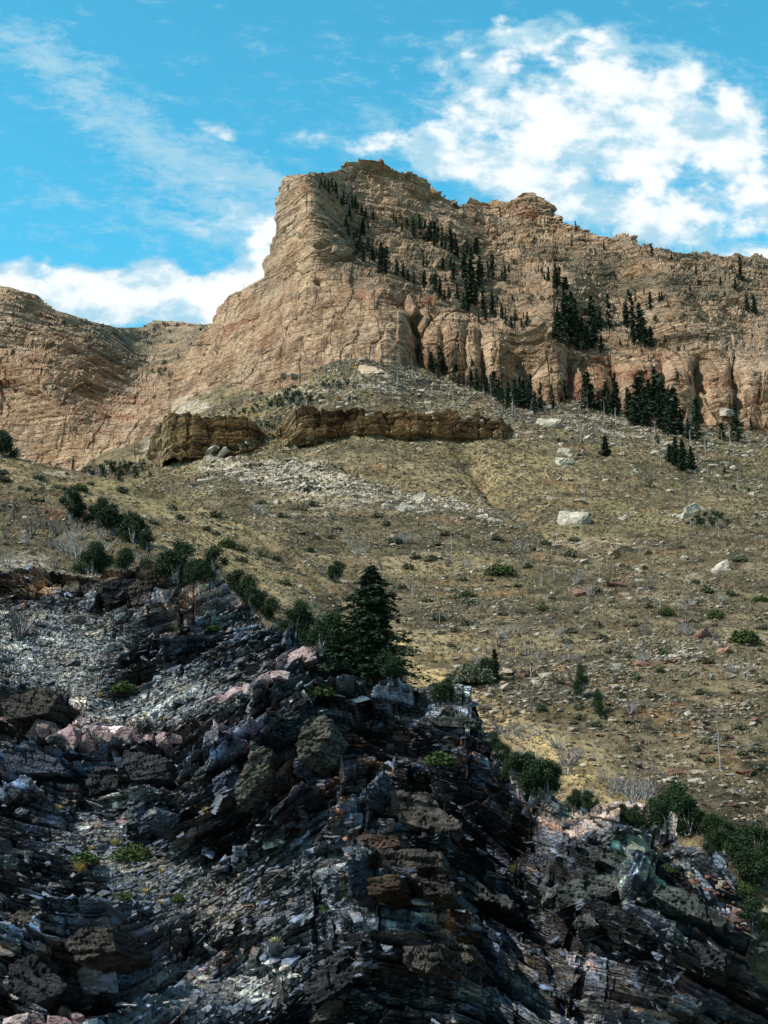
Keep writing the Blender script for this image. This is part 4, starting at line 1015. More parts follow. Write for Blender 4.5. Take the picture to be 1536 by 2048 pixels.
put_conifers([(905,560,30),(870,560,26),(885,540,30),(905,545,28),(915,600,32),(925,618,30),(935,510,30),(952,510,44),(945,570,70),(958,560,50),(940,610,70),(955,615,60),(965,620,56),(975,555,40),(987,558,48),(1000,560,30),(1012,566,30),(930,560,40),(1016,545,20)], 'tall grove conifer', 'in the grove amid the middle ledges', 'conifers in the middle grove')
put_conifers([(1000,640,30),(1012,648,36),(985,630,40),(1054,650,26),(1030,640,26),(970,640,26)], 'dark conifer', 'along the brink of the wall by the rock spire', 'conifers on the brink')
put_conifers([(1085,552,24),(1097,560,36),(1108,566,34),(1120,572,30),(1134,580,26),(1075,545,16),(1126,582,24)], 'bushy dark conifer', 'on the ledge left of the grassy bowl', 'conifers left of the bowl')
put_conifers([(1122,688,64),(1133,676,76),(1145,690,62),(1158,700,50),(1165,680,54),(1182,655,64),(1190,690,50),(1178,695,60),(1140,640,50),(1130,650,60),(1150,665,56),(1170,700,44),(1200,696,34)], 'tall dark conifer', 'in the dense pocket right of the spire', 'conifers in the pocket right of the spire')
put_conifers([(1215,660,60),(1250,655,60),(1262,640,44),(1278,685,60),(1290,690,50),(1302,690,36),(1298,620,30),(1320,600,20),(1330,685,20),(1270,605,20),(1240,690,20),(1268,680,46)], 'dark shelf conifer', 'on the broad shelf above the pillars', 'conifers on the broad shelf')
put_conifers([(1302,515,30),(1395,550,22),(1480,560,40),(1470,580,30),(1495,625,40),(1510,630,30),(1440,570,24),(1340,520,14),(1150,460,18),(1208,500,14),(1230,560,14),(1288,585,12)], 'lone small conifer', 'scattered on the high right slope', 'conifers on the high right slope')
put_conifers([(845,720,30),(862,735,40),(878,745,44),(888,750,36),(905,760,40),(915,765,30),(835,715,24),(895,745,28)], 'slender dark conifer', 'at the wall foot by the shaded corner', 'conifers at the wall foot corner')
put_conifers([(945,770,50),(955,780,40),(968,785,44),(985,795,40),(1000,800,44),(1015,805,40),(1030,812,60),(1045,815,50),(1056,820,56),(1070,822,50),(1083,818,44),(1100,812,36),(1038,800,40),(1062,806,44),(1130,800,40)], 'slender dark conifer', 'in the row below the middle of the wall', 'conifers below the middle of the wall')
put_conifers([(1172,820,70),(1185,815,40),(1212,826,60),(1233,830,80),(1262,842,60),(1280,850,90),(1290,855,70),(1310,830,80),(1325,860,90),(1338,866,80),(1350,868,90),(1365,872,50),(1272,838,56),(1318,846,70),(1395,880,66),(1445,880,40),(1474,885,66),(1500,870,30)], 'tall dark spruce', 'in the row below the right pillars', 'spruces below the right pillars')
put_conifers([(1210,912,46)], 'small full conifer', 'standing alone on the stony slope', 'conifers on the stony slope', con_mid)
put_conifers([(1352,930,64),(1366,942,72),(1382,938,52),(1340,925,40)], 'dark conifer', 'of the clump on the stony right slope', 'conifers on the stony slope', con_mid)
put_conifers([(145,938,24),(185,925,16),(640,1000,10)][:2], 'little conifer', 'on the rim before the far left mountain', 'conifers on the left rim')
P_ = pick(742, 1352); s_ = 248 * px_size(P_) / 10
bt = two_part('conifer', con_big, P_ - Vector((0, 0, .5)), s_, .6, 'large black-green spruce standing on the crest of the dark rock', 'tree', None, 1.28)
put_conifers([(988,1364,72)], 'dark pointed conifer', 'beside a grey-green bush below the crest', None, con_mid)

# ---------------------------------------------------------------- junipers
def put_junipers(lst, desc, where, group, protos=None, base_h=3.5):
    big_ = 1.12 if protos is None else 1.; protos = protos or jun; lst = sorted(lst)
    LB = by_landmark(lst, desc)
    for i, it in enumerate(lst):
        px, py, hp = it[:3]; k = it[3] if len(it) > 3 else (i * 5 + int(px)) % len(protos); sx = it[4] if len(it) > 4 else 1.
        P = pick(px, py)
        if P is None: continue
        s = hp * px_size(P) / base_h * big_; P.z -= .08 * s * base_h
        lab = order_label(desc, i, len(lst), where) if len(lst) <= 20 else LB[id(it)]
        two_part('juniper', protos[k], P, s, random.uniform(0, 6.28), lab, 'juniper', group, sx)
put_junipers([(6,912,56,1)], 'black juniper', 'at the left edge of the near slope rim', None)
put_junipers([(138,1040,64,0),(196,1048,54,1),(228,1062,60,1),(266,1090,66,0),(290,1100,44,2)], 'dark bushy juniper', 'in the row across the left slope', 'junipers across the left slope')
put_junipers([(182,1148,68,1),(248,1140,46,2),(292,1158,44,0),(350,1158,78,1),(330,1150,50,2),(388,1165,50,0),(428,1168,76,0),(480,1200,64,1),(500,1222,50,0),(528,1238,56,1)], 'dark green juniper', 'along the crest of the slate', 'junipers along the crest left of the spruce')
put_junipers([(592,1262,62,1),(612,1270,50,0),(640,1300,66,3),(662,1310,90,2),(684,1318,70,0),(700,1330,70,1),(780,1362,60,1)], 'black-green juniper', 'crowding around the large spruce', 'junipers around the large spruce')
put_junipers([(668,1160,42,1)], 'small dark juniper', 'alone on the tan slope above the spruce', None)
put_junipers([(898,1406,50,1),(876,1400,36,0)], 'low bright green juniper', 'on the crest above the right outcrop', 'junipers on the crest right of the spruce')
put_junipers([(968,1362,46,0)], 'round dark juniper', 'joined to the pointed conifer below the crest', None)
put_junipers([(1165,1392,62,2,.6),(1196,1430,52,2,.6)], 'narrow upright juniper', 'on the dark ledges right of the crest', 'upright junipers on the ledges')
put_junipers([(990,1500,36,2,.8),(1004,1530,44,0),(1030,1560,56,1),(1066,1588,86,1),(1094,1590,72,0),(1150,1618,42,1),(1176,1622,42,0)], 'deep green juniper', 'down the edge between slate and yellow grass', 'junipers down the grassy edge')
put_junipers([(1246,1648,40,1),(1272,1652,44,0),(1300,1655,56,1),(1330,1658,70,2),(1354,1662,100,2,.9),(1376,1668,74,0),(1404,1672,50,1),(1430,1694,66,0),(1462,1706,64,1),(1490,1722,70,0),(1520,1752,104,1),(1500,1770,70,0)], 'dark juniper', 'in the band above the blue-grey rock', 'junipers above the blue grey rock')
put_junipers([(1388,1770,44,0),(1418,1715,30,1),(1480,1800,20,3),(1510,1870,70,3,1.3)], 'dark low juniper', 'on the reddish talus at lower right', 'junipers on the reddish talus')
far_mats = [(470,832,20),(490,828,18),(512,824,22),(535,815,26),(555,812,30),(575,810,34),(595,808,34),(612,806,28),(585,795,34),(600,815,22),(640,800,16),(655,775,20),(672,776,24),(690,772,18),(708,776,16),(715,800,12),(698,800,12)]
put_junipers([(a, b, c, 1 + k % 2) for k, (a, b, c) in enumerate(far_mats)], 'dark green mat of juniper', 'on the pale talus below the tower', 'juniper mats on the pale talus', jun_far, 3.0)
put_junipers([(482,898,20,1),(500,895,22,1),(520,885,20,2),(540,880,18,1),(548,860,16,0),(530,858,20,2),(515,850,16,1),(556,842,14,1)], 'dark juniper mat', 'in the gap between the two brown ledges', 'juniper mats between the ledges', jun_far, 3.0)
put_junipers([(180,948,24,1),(196,950,28,2),(212,948,34,1),(228,950,36,2),(245,948,34,1),(262,945,30,2),(278,940,26,1),(206,962,20,1),(268,956,18,0),(296,955,14,0),(238,965,16,2),(222,968,16,1)], 'dark green brush', 'filling the ravine mouth under the left mountain', 'thicket in the ravine mouth', jun_far, 3.0)
put_junipers([(378,962,10,1),(396,960,12,1),(412,955,14,2),(430,950,12,1),(445,946,10,1),(490,938,12,2),(505,936,14,1),(520,934,12,2),(482,950,10,0),(456,966,8,0),(446,990,10,1),(555,940,10,1),(600,965,16,2),(612,968,18,1),(626,968,14,2)], 'low green juniper mat', 'on the white slabs', 'juniper mats on the white slabs', jun_far, 3.0)
put_junipers([(590,982,10,2),(606,984,14,1),(622,984,16,1),(636,985,14,2),(515,972,8,0),(690,970,8,0),(740,968,8,1),(380,925,12,1),(640,942,8,1)], 'low green juniper mat', 'along the lower rim of the white slabs', 'juniper mats under the white slabs', jun_far, 3.0)
put_junipers([(1390,1052,26,1),(1410,1054,40,2),(1432,1052,38,1),(1448,1040,20,0)], 'dark spreading juniper', 'beside the pale boulders on the right slope', 'spreading juniper beside pale boulders', jun_far, 3.0)
put_junipers([(1296,975,18,1),(1312,886,22,0),(1232,960,10,0),(795,940,8,0),(808,950,10,0),(880,978,10,1),(908,988,8,1),(1090,978,8,1),(1468,980,14,0),(1450,948,14,0),(1498,985,12,0),(830,975,8,0),(1165,900,10,0),(1120,885,12,0),(405,1032,10,0),(1288,930,8,0),(1010,935,8,0),(905,900,8,0)], 'small round evergreen bush', 'scattered over the middle slope', 'evergreen bushes on the middle slope', jun_far, 3.0)
put_junipers([(305,745,10,0),(320,748,14,1),(330,745,10,0),(355,712,8,0),(280,732,10,1),(340,770,8,0),(410,708,8,1),(258,935,16,0),(115,936,12,1),(98,930,8,0)], 'tiny dark bush', 'in the saddle left of the cliff', 'bushes in the left saddle', jun_far, 3.0)
put_junipers([(1080,600,16,0),(1062,600,14,1),(1020,600,14,0),(1100,605,16,1),(990,600,14,1),(1310,560,10,1),(1370,600,10,0),(1420,600,12,1),(1450,540,12,1),(1465,545,14,2),(1390,520,10,0),(1330,595,12,1),(1310,640,14,0),(1355,700,10,0),(1442,712,10,1),(1100,745,12,0),(880,690,10,0),(868,628,10,1)], 'small dark shrub', 'clinging to the right cliffs', 'shrubs clinging to the right cliffs', jun_far, 3.0)
put_junipers([(745,330,7,0),(757,333,7,1),(805,350,8,0),(815,352,7,1),(878,388,9,1),(886,392,7,0),(640,350,10,0),(1105,440,6,0),(1120,446,8,0),(1130,450,7,1)], 'speck of a shrub', 'on the summit skyline', 'shrubs on the summit skyline', jun_far, 3.0)

# ---------------------------------------------------------------- dead trees and brush
def put_snags(lst, desc, where, group, protos=None, root='dead_tree', base_h=6., cat='dead tree', tilt=.06):
    protos = protos or snags; lst = sorted(lst)
    LB = by_landmark(lst, desc)
    for i, it in enumerate(lst):
        px, py, hp = it
        P = pick(px, py)
        if P is None: continue
        s = hp * px_size(P) / base_h
        lab = order_label(desc, i, len(lst), where) if len(lst) <= 20 else LB[id(it)]
        sx = s * (1.5 if hp < 45 else .8) if root == 'dead_tree' else s
        one_part(root, protos[(i * 3 + int(px)) % len(protos)], P - Vector((0, 0, .05)), (sx, sx, s), random.uniform(0, 6.28), lab, cat, group, (random.gauss(0, tilt), random.gauss(0, tilt)))
put_snags([(1222,477,16),(1240,472,10),(1268,484,20),(1275,486,14),(1283,490,16),(1290,494,20),(1297,494,14),(1309,500,22),(1316,500,12),(1324,504,18),(1332,505,20),(1338,507,14),(1346,510,20),(1354,510,14),(1361,512,12),(1391,517,26),(1419,518,14)], 'bare grey snag', 'on the right skyline', 'snags on the right skyline')
put_snags([(487,580,18),(505,572,12),(525,564,14),(470,592,10)], 'thin dead tree', 'on the shoulder left of the tower', 'snags on the tower shoulder')
put_snags([(115,625,8),(128,630,8),(178,645,8),(194,650,12),(203,652,9),(222,656,10),(236,658,8),(245,658,8)], 'tiny dead tree', 'on the left mountain rim', 'snags on the left mountain rim')
put_snags([(1145,455,16),(1158,462,8),(1020,404,10),(1012,404,7)], 'tiny dead trunk', 'beside the second summit', 'snags beside the second summit')
def in_zone(n, poly, h0, h1, seed, gap=7):
    g = np.random.default_rng(seed); a = np.array(poly, float); out = []
    tries = 0
    while len(out) < n and tries < 20000:
        tries += 1
        x = g.uniform(max(a[:, 0].min(), 4), min(a[:, 0].max(), 1530)); y = g.uniform(a[:, 1].min(), a[:, 1].max())
        if not inpoly(np.array([x]), np.array([y]), poly)[0]: continue
        if any(abs(x - q[0]) < gap and abs(y - q[1]) < gap for q in out): continue
        out.append((float(x), float(y), float(g.uniform(h0, h1))))
    return out
put_snags(in_zone(60, [(610,745),(700,715),(770,715),(900,765),(1060,820),(1100,850),(1000,835),(800,815),(640,812)], 14, 38, 1), 'burnt grey trunk', 'on the talus at the foot of the tall cliff', 'burnt trunks on the talus')
put_snags(in_zone(34, [(860,740),(1150,815),(1536,880),(1536,920),(1200,870),(1000,820)], 24, 55, 2), 'bare pale trunk', 'among the spruces at the wall foot', 'bare trunks among the spruces')
put_snags(in_zone(50, [(1100,860),(1536,900),(1536,1060),(1200,960)], 14, 34, 3), 'charred thin snag', 'on the stony right slope', 'charred snags on the stony slope')
put_snags(in_zone(19, [(250,655),(420,655),(400,700),(340,760),(200,690)], 8, 18, 4), 'tiny burnt trunk', 'in the high left saddle', 'burnt trunks in the left saddle')
put_snags(in_zone(45, [(620,1060),(1200,1080),(1500,1300),(1500,1480),(1000,1360),(760,1180)], 22, 46, 5), 'charred branching snag', 'on the tussocky middle slope', 'charred snags on the middle slope')
put_snags([(124,1062,58),(398,1165,40),(264,1150,44),(640,1150,30),(1090,1585,40),(1395,1665,40),(1310,1560,40),(1440,1540,110),(1460,1500,60)], 'crooked pale dead tree', 'among near junipers and grass', 'pale dead trees among the junipers')
put_snags([(730,1340,62)], 'curved white dead trunk', 'in front of the large spruce', None, [make_snag(871, 6., 3, M_GREYW)])
put_snags(in_zone(26, [(980,1420),(1080,1470),(1340,1600),(1230,1625),(1120,1590),(1000,1480)], 22, 46, 6), 'grey leafless bush', 'on the yellow grass strip', 'leafless bushes on the grass strip', brush, 'dead_bush', 1.2, 'dead bush')
put_snags(in_zone(44, [(480,1010),(760,1030),(1100,1100),(1500,1200),(1500,1520),(1200,1440),(900,1330),(700,1150)], 18, 34, 7), 'tangled grey dead bush', 'on the tussocky slope', 'dead bushes on the middle slope', brush, 'dead_bush', 1.2, 'dead bush')
put_snags(in_zone(16, [(0,1060),(300,1080),(330,1140),(0,1140)], 24, 46, 8), 'bleached tangled dead bush', 'on the slope above the red soil', 'dead bushes on the left slope', brush, 'dead_bush', 1.2, 'dead bush')
put_snags([(40,1275,70)], 'dead bush with curling bare branches', 'on the scree at left', None, [make_brush(873, 1.2, 16, M_CHAR)], 'dead_bush', 1.2, 'dead bush')

def put_shrubs(lst, desc, where, group, protos, root, cat, mat_h=.5):
    lst = sorted(lst)
    LB = by_landmark(lst, desc)
    for i, it in enumerate(lst):
        px, py, hp = it
        P = pick(px, py)
        if P is None: continue
        s = hp * px_size(P) / mat_h
        lab = order_label(desc, i, len(lst), where) if len(lst) <= 20 else LB[id(it)]
        one_part(root, protos[(i + int(px)) % len(protos)], P, (s * random.uniform(1, 1.5), s * random.uniform(1, 1.5), s), random.uniform(0, 6.28), lab, cat, group)
put_shrubs(in_zone(110, [(330,1000),(700,1010),(1100,1060),(1536,1100),(1536,1560),(1300,1540),(980,1380),(760,1200),(560,1100)], 5, 11, 11, 12), 'grey-green sage bush', 'on the tussocky middle slope', 'sage bushes on the middle slope', sages, 'shrub', 'bush')
put_shrubs(in_zone(26, [(0,930),(200,960),(400,1030),(560,1110),(600,1190),(480,1150),(300,1060),(0,1010)], 6, 11, 12, 12), 'little sage bush', 'on the near left slope', 'sage bushes on the left slope', sages, 'shrub', 'bush')
put_shrubs([(948,1366,40),(934,1362,26),(790,985,14)][:2], 'silvery green bush', 'beside the pointed conifer', 'silvery bushes by the conifer', sage_big, 'shrub', 'bush')
put_shrubs([(1235,1155,12)] and [(1333,1230,16),(1433,1236,18),(1490,1285,26),(1002,1150,22),(935,1195,14),(1522,1205,14),(1318,1345,10),(1085,1220,12),(455,1092,16),(455,1095,14),(160,980,14)], 'bright green bush', 'dotting the open slope', 'green bushes on the open slope', greens, 'shrub', 'bush')
put_shrubs([(168,1730,24),(262,1718,34),(420,1260,14),(248,1385,22),(660,1820,16),(250,1800,16),(355,1800,14),(1340,1740,16),(1485,1785,22),(880,1530,26),(640,1390,22),(90,1410,34)], 'green herb clump', 'rooted in the slate', 'green clumps in the slate', greens, 'shrub', 'bush')
put_shrubs([(160,1745,26),(230,1690,16),(180,1700,12),(290,1785,12),(320,1812,14),(545,1890,16),(10,1905,34),(30,1900,28),(390,1615,14),(412,1625,14),(280,1680,12),(320,1745,10),(120,1620,10),(355,1605,10)], 'golden grass tuft', 'in the scree of the slate hollow', 'golden tufts in the slate hollow', gold, 'grass_tuft', 'grass', 1.0)
put_shrubs([(1010,1735,22),(1022,1745,20),(1000,1725,16),(1290,1750,12),(1430,1795,16),(1445,1805,16),(1210,1690,12),(1230,1710,12),(1060,1930,12),(540,1232,12),(560,1262,12),(600,1282,12),(625,1298,12),(200,1395,12),(150,1460,14),(130,1470,12),(290,1435,10),(330,1440,10)], 'golden grass tuft', 'along the ledges of the slate', 'golden tufts along the slate ledges', gold, 'grass_tuft', 'grass', 1.0)

# ---------------------------------------------------------------- boulders
M_PALE = mat_boulder('pale_limestone', (.27, .245, .205), (.42, .385, .33), (.19, .155, .12), .5)
M_TAN = mat_boulder('tan_limestone', (.33, .25, .18), (.48, .38, .28), (.22, .17, .13), .4)
M_RED = mat_boulder('red_sandstone', (.12, .06, .045), (.22, .125, .095), (.08, .06, .05), .8)
M_PINK = mat_boulder('pink_quartzite', (.19, .13, .135), (.34, .265, .265), (.10, .07, .08), .8, .07)
M_QUARTZ = mat_boulder('white_quartz', (.38, .375, .36), (.60, .59, .57), (.24, .21, .19), 1.0, .05)
M_BLOCK = mat_slate('slate_block', True)
pale_b = [big_rock('boulder', d, 900 + k, 20, 9, .05, M_PALE) for k, d in enumerate([(1, .8, .5), (1, .7, .6), (1, .8, .35), (1, .9, .7), (1.2, .7, .4)])]
red_b = [big_rock('boulder', d, 920 + k, 18, 9, .05, M_RED, True) for k, d in enumerate([(1, .6, .25), (1, .8, .4), (1, .5, .3)])]
pink_b = [big_rock('boulder', d, 930 + k, 18, 14, .045, M_PINK) for k, d in enumerate([(1, .8, .75), (1, .9, .6), (.9, .8, .9), (1, .7, .8)])]
slab_b = [big_rock('slab', d, 940 + k, 16, 14, .05, M_BLOCK, True) for k, d in enumerate([(1, .7, .25), (1, .8, .4), (1, .6, .18), (1, .9, .55), (1, .75, .3)])]
qz_b = [big_rock('quartz_rock', d, 950 + k, 18, 10, .06, M_QUARTZ) for k, d in enumerate([(1, .7, .4), (1, .6, .25), (1, .8, .5)])]
def put_rocks(lst, desc, where, group, protos, root='boulder', cat='boulder', roll=None, asp=1.0, sink=.2):
    lst = sorted(lst)
    LB = by_landmark(lst, desc)
    for i, it in enumerate(lst):
        px, py, wp = it[:3]
        P = pick(px, py)
        if P is None: continue
        s = wp * px_size(P)
        rl = it[3] if len(it) > 3 else (roll if roll is not None else 0)
        lab = order_label(desc, i, len(lst), where) if len(lst) <= 20 else LB[id(it)]
        o = one_part(root, protos[(i * 3 + int(px)) % len(protos)], P - Vector((0, 0, sink * s - .15 * s)), (s * 1.05, s * .9, s * asp * random.uniform(.9, 1.15)), 0, lab, cat, group)
        o.rotation_euler = (random.gauss(.15, .12), -R(rl) + random.gauss(0, .08), random.choice((0, math.pi)) + random.gauss(0, .35))
g_ = np.random.default_rng(77)
put_rocks([(1148,1042,78,-8)], 'big flat pale boulder', 'in the middle of the right slope', 'pale boulders on the slope', pale_b)
put_rocks([(1245,1106,62,10)], 'large tan boulder with dark side', 'below the flat pale boulder', 'pale boulders on the slope', [big_rock('boulder', (1, .8, .62), 961, 14, 9, .04, M_TAN)])
put_rocks([(1444,1140,40,30)], 'upright angular grey boulder', 'near the right edge of the slope', 'pale boulders on the slope', pale_b[1:2], asp=1.3)
put_rocks([(1128,906,34,0),(1134,925,42,0),(1158,1000,32,20),(1380,1022,40,20),(1392,1016,36,25),(1368,1032,30,0),(1098,850,64,-6),(1170,876,22,-30),(1478,850,0.1,0),(1474,818,32,0)][:8] + [(1456,824,34,0)], 'pale limestone boulder', 'along the stony upper right slope', 'pale boulders on the slope', pale_b)
put_rocks([(424,898,32,40),(438,908,34,30),(418,916,22,10),(500,885,20,10),(590,750,30,10),(570,748,24,0)], 'white leaning slab', 'on the slope below the left brown ledge', 'white leaning slabs', pale_b)
put_rocks([(375,808,70,20)], 'rounded tan rock hump', 'above the left brown ledge', None, [big_rock('boulder', (1, .8, .5), 962, 20, 12, .04, M_TAN)], asp=1.3)
put_rocks([(410,806,44,-50)], 'steep grey rock fin', 'right of the rounded tan hump', None, pale_b[2:3])
put_rocks([(745,742,56,0)], 'tan block', 'resting against the foot of the tall wall', None, [big_rock('boulder', (1, .8, .6), 963, 14, 9, .04, M_TAN)])
put_rocks(in_zone(60, [(380,960),(470,930),(560,905),(680,940),(760,985),(700,1000),(520,985),(400,1000)], 12, 34, 31, 9), 'flat pale slab', 'in the white slab field', 'pale slabs of the white slab field', pale_b, 'flat_rock', 'rock', asp=.6, sink=.25)
put_rocks([(815,1018,44,5),(850,1022,34,0),(776,1014,30,20),(842,1000,44,30),(960,1035,30,-5),(990,1042,34,-10),(930,1030,24,0)], 'pale rock', 'in the broken row below the brown ledges', 'pale rocks in a broken row', pale_b)
put_rocks(in_zone(70, [(700,745),(1100,830),(1536,890),(1536,1000),(1300,960),(1050,880),(640,810),(600,770)], 8, 20, 21), 'pale angular rock', 'strewn on the upper talus', 'pale rocks on the upper talus', pale_b)
put_rocks(in_zone(60, [(1050,900),(1536,960),(1536,1180),(1180,1120),(1000,1060)], 8, 18, 22), 'small pale boulder', 'strewn on the open right slope', 'pale boulders strewn on the right slope', pale_b)
put_rocks(in_zone(30, [(760,1080),(1500,1180),(1536,1240),(1000,1240)], 8, 20, 23), 'whitish stone', 'on the tussocky middle slope', 'whitish stones on the middle slope', pale_b)
put_rocks([(1165,1186,44,-20),(1235,1168,60,-4),(1375,1242,38,-3),(1396,1275,60,-32),(1442,1302,46,-22),(1140,1285,30,0),(1005,1228,36,0),(1290,1325,40,-10),(1480,1690,30,0),(1358,1542,72,-18),(1492,1545,44,-6),(1460,1582,26,-30),(1502,1440,30,0),(1460,1475,36,10)], 'rust-red sandstone slab', 'lying on the lower right slope', 'red slabs on the lower right slope', red_b, 'flat_rock', 'rock')
put_rocks(in_zone(60, [(1020,1340),(1536,1280),(1536,1640),(1330,1560),(1150,1440)], 12, 30, 24), 'brown weathered rock', 'on the ledgy lower right slope', 'brown rocks on the lower right slope', [red_b[0], pale_b[2], slab_b[0], slab_b[2], red_b[1]], 'rock', 'rock')
put_rocks(in_zone(40, [(1340,1720),(1536,1800),(1536,1900),(1480,1860),(1440,1800)], 10, 24, 25), 'reddish talus block', 'at the right edge below the junipers', 'reddish talus blocks', [red_b[1], pale_b[0], red_b[0]], 'rock', 'rock')
put_rocks([(1372,1712,110,-12)], 'blue-grey domed slate rock', 'below the band of dark junipers', None, slab_b[3:4], 'rock', 'rock', asp=1.2)
put_rocks([(1215,1665,52,15)], 'dark slab with pale tilted top', 'left of the green lichened block', None, slab_b[1:2], 'flat_rock', 'rock')
M_LICH = mat_boulder('lichened_stone', (.09, .10, .08), (.17, .185, .15), (.05, .055, .05), .9, .06)
put_rocks([(1275,1690,48,0)], 'green lichened block', 'between dark slab and blue-grey dome', None, [big_rock('boulder', (1, .8, 1.1), 965, 13, 12, .03, M_LICH)], asp=1.0)
put_rocks([(1312,1705,34,40)], 'maroon upright rock', 'right of the green lichened block', None, [big_rock('boulder', (.8, .8, 1.3), 966, 13, 12, .04, M_RED)])
# pink quartzite of the foreground
put_rocks([(612,1336,84,-8)], 'large pink block', 'at the crest below the junipers', 'pink blocks', [pink_b[0]], asp=.85, sink=-.15)
put_rocks([(560,1356,46,12),(525,1366,40,20),(500,1382,36,20),(468,1392,50,25),(445,1405,34,25)], 'pink block', 'in the line stepping down from the crest', 'pink blocks', pink_b, asp=.8, sink=.0)
put_rocks([(16,1440,44,0),(38,1450,40,0),(84,1470,66,-25),(134,1482,64,10),(174,1490,48,0),(214,1480,44,0),(244,1476,46,0),(272,1480,44,-15),(300,1482,44,-20),(328,1484,40,-20),(350,1478,30,0)], 'pink jointed block', 'in the band across the left slate', 'pink blocks across the left slate', pink_b, asp=1.05, sink=.05)
put_rocks([(30,2040,60,0),(120,2044,60,10),(155,2030,50,12),(80,2046,44,0)], 'rose-white rock', 'along the bottom left corner', 'rose rocks at the bottom', pink_b, asp=.6)
# white quartz
put_rocks([(520,1650,20,10),(528,1606,26,0),(545,1690,44,18),(520,1698,36,18),(560,1682,26,25)], 'white quartz lump', 'beside the dark overhang', 'white quartz lumps', qz_b, 'quartz_rock', 'quartz', sink=.05, asp=.8)
put_rocks([(400,1882,26,40),(414,1896,30,-45),(425,1908,26,-30),(432,1882,20,30),(445,1872,20,30),(458,1866,18,15),(472,1862,18,20),(486,1856,18,30),(498,1850,14,20)], 'bit of white quartz', 'in the zigzag vein near the bottom', 'zigzag quartz vein', qz_b, 'quartz_rock', 'quartz', sink=.05, asp=.7)
put_rocks([(545,1925,44,25),(520,1940,40,-10),(575,1935,34,20),(490,1958,28,30),(590,1955,30,-10),(560,1942,30,0)], 'bluish white slab', 'in the scree patch at bottom centre', 'bluish white slabs', qz_b, 'quartz_rock', 'quartz', sink=.05, asp=.6)
put_rocks([(240,2010,34,0),(262,2012,30,10),(300,2008,34,-5),(330,2012,40,-12),(350,2006,30,0),(365,2004,26,0)], 'whitish slab', 'in the row along the bottom edge', 'whitish slabs along the bottom', qz_b, 'quartz_rock', 'quartz', sink=.05, asp=.5)
put_rocks([(210,1602,60,12),(245,1592,44,8),(190,1612,36,20),(345,1562,40,40),(362,1550,30,45)], 'thin white quartz streak', 'under the blue-grey boulder ledge', 'white quartz streak', qz_b, 'quartz_rock', 'quartz', sink=.05, asp=.35)
put_rocks([(640,1386,40,0),(670,1392,50,-8),(710,1402,56,-14),(750,1420,50,-28),(610,1398,34,40),(590,1412,30,45)], 'white-topped slab', 'capping the folded slate under the spruce', 'white slabs capping the fold', qz_b, 'quartz_rock', 'quartz', sink=.05, asp=.4)
put_rocks([(850,1812,80,0),(910,1820,50,-5),(770,1808,50,-5)], 'long whitish slab', 'under the brown stacked ledges', 'long whitish slabs', qz_b, 'quartz_rock', 'quartz', sink=.05, asp=.3)
# slate blocks and plates
put_rocks([(312,1640,86,-15)], 'blue-grey faceted slate boulder', 'in the middle of the left hollow', 'slate boulders', slab_b[3:4], asp=1.5)
put_rocks([(190,1910,120,-10)], 'big brown-topped slate boulder', 'at lower left beside the scree', 'slate boulders', [big_rock('boulder', (1, .8, .85), 971, 13, 22, .03, M_BLOCK, True)], asp=1.1)
put_rocks([(330,1788,56,0),(410,1790,36,0),(424,1742,26,0),(320,1704,34,0),(200,1650,44,-20),(190,1785,40,-10)], 'flat blue slate plate', 'lying on the scree in the hollow', 'blue slate plates', slab_b, 'flat_rock', 'rock', asp=.8)
put_rocks([(180,1200,60,60),(280,1205,60,80),(330,1205,76,35),(240,1190,60,50),(50,1215,50,-5),(150,1240,48,-5),(200,1255,30,0)], 'dark tilted slab', 'under the junipers of the upper left', 'dark slabs under the junipers', slab_b, 'flat_rock', 'rock', asp=1.3)
for k, (poly, n, h0, h1, ds, wh, gr) in enumerate([
    ([(20,1230),(420,1290),(500,1340),(360,1440),(20,1440)], 20, 12, 34, 'dark slate block', 'on the pale scree of the upper left', 'slate blocks on the upper left scree'),
    ([(20,1560),(380,1600),(640,1720),(600,1880),(330,1860),(20,1900)], 45, 14, 40, 'bluish slate block', 'in the left hollow', 'slate blocks in the left hollow'),
    ([(420,1500),(700,1380),(900,1480),(680,1760),(560,1700)], 20, 16, 44, 'leaning slate slab', 'in the folded middle outcrop', 'slate slabs in the middle outcrop'),
    ([(700,1600),(1050,1640),(1080,1980),(680,1980)], 20, 16, 44, 'brownish slate ledge block', 'in the stacked lower ledges', 'blocks of the stacked ledges'),
    ([(1100,1700),(1330,1750),(1470,1900),(1460,2030),(1080,2030)], 24, 16, 44, 'green-grey slate block', 'in the lower right outcrop', 'slate blocks of the right outcrop')]):
    L_ = in_zone(n, poly, h0, h1, 50 + k, 14)
    put_rocks([(a, b, c, float(np.interp(a, dipx, dip)) + g_.normal(0, 8)) for a, b, c in L_], ds, wh, gr, slab_b, 'flat_rock', 'rock', asp=1.1)

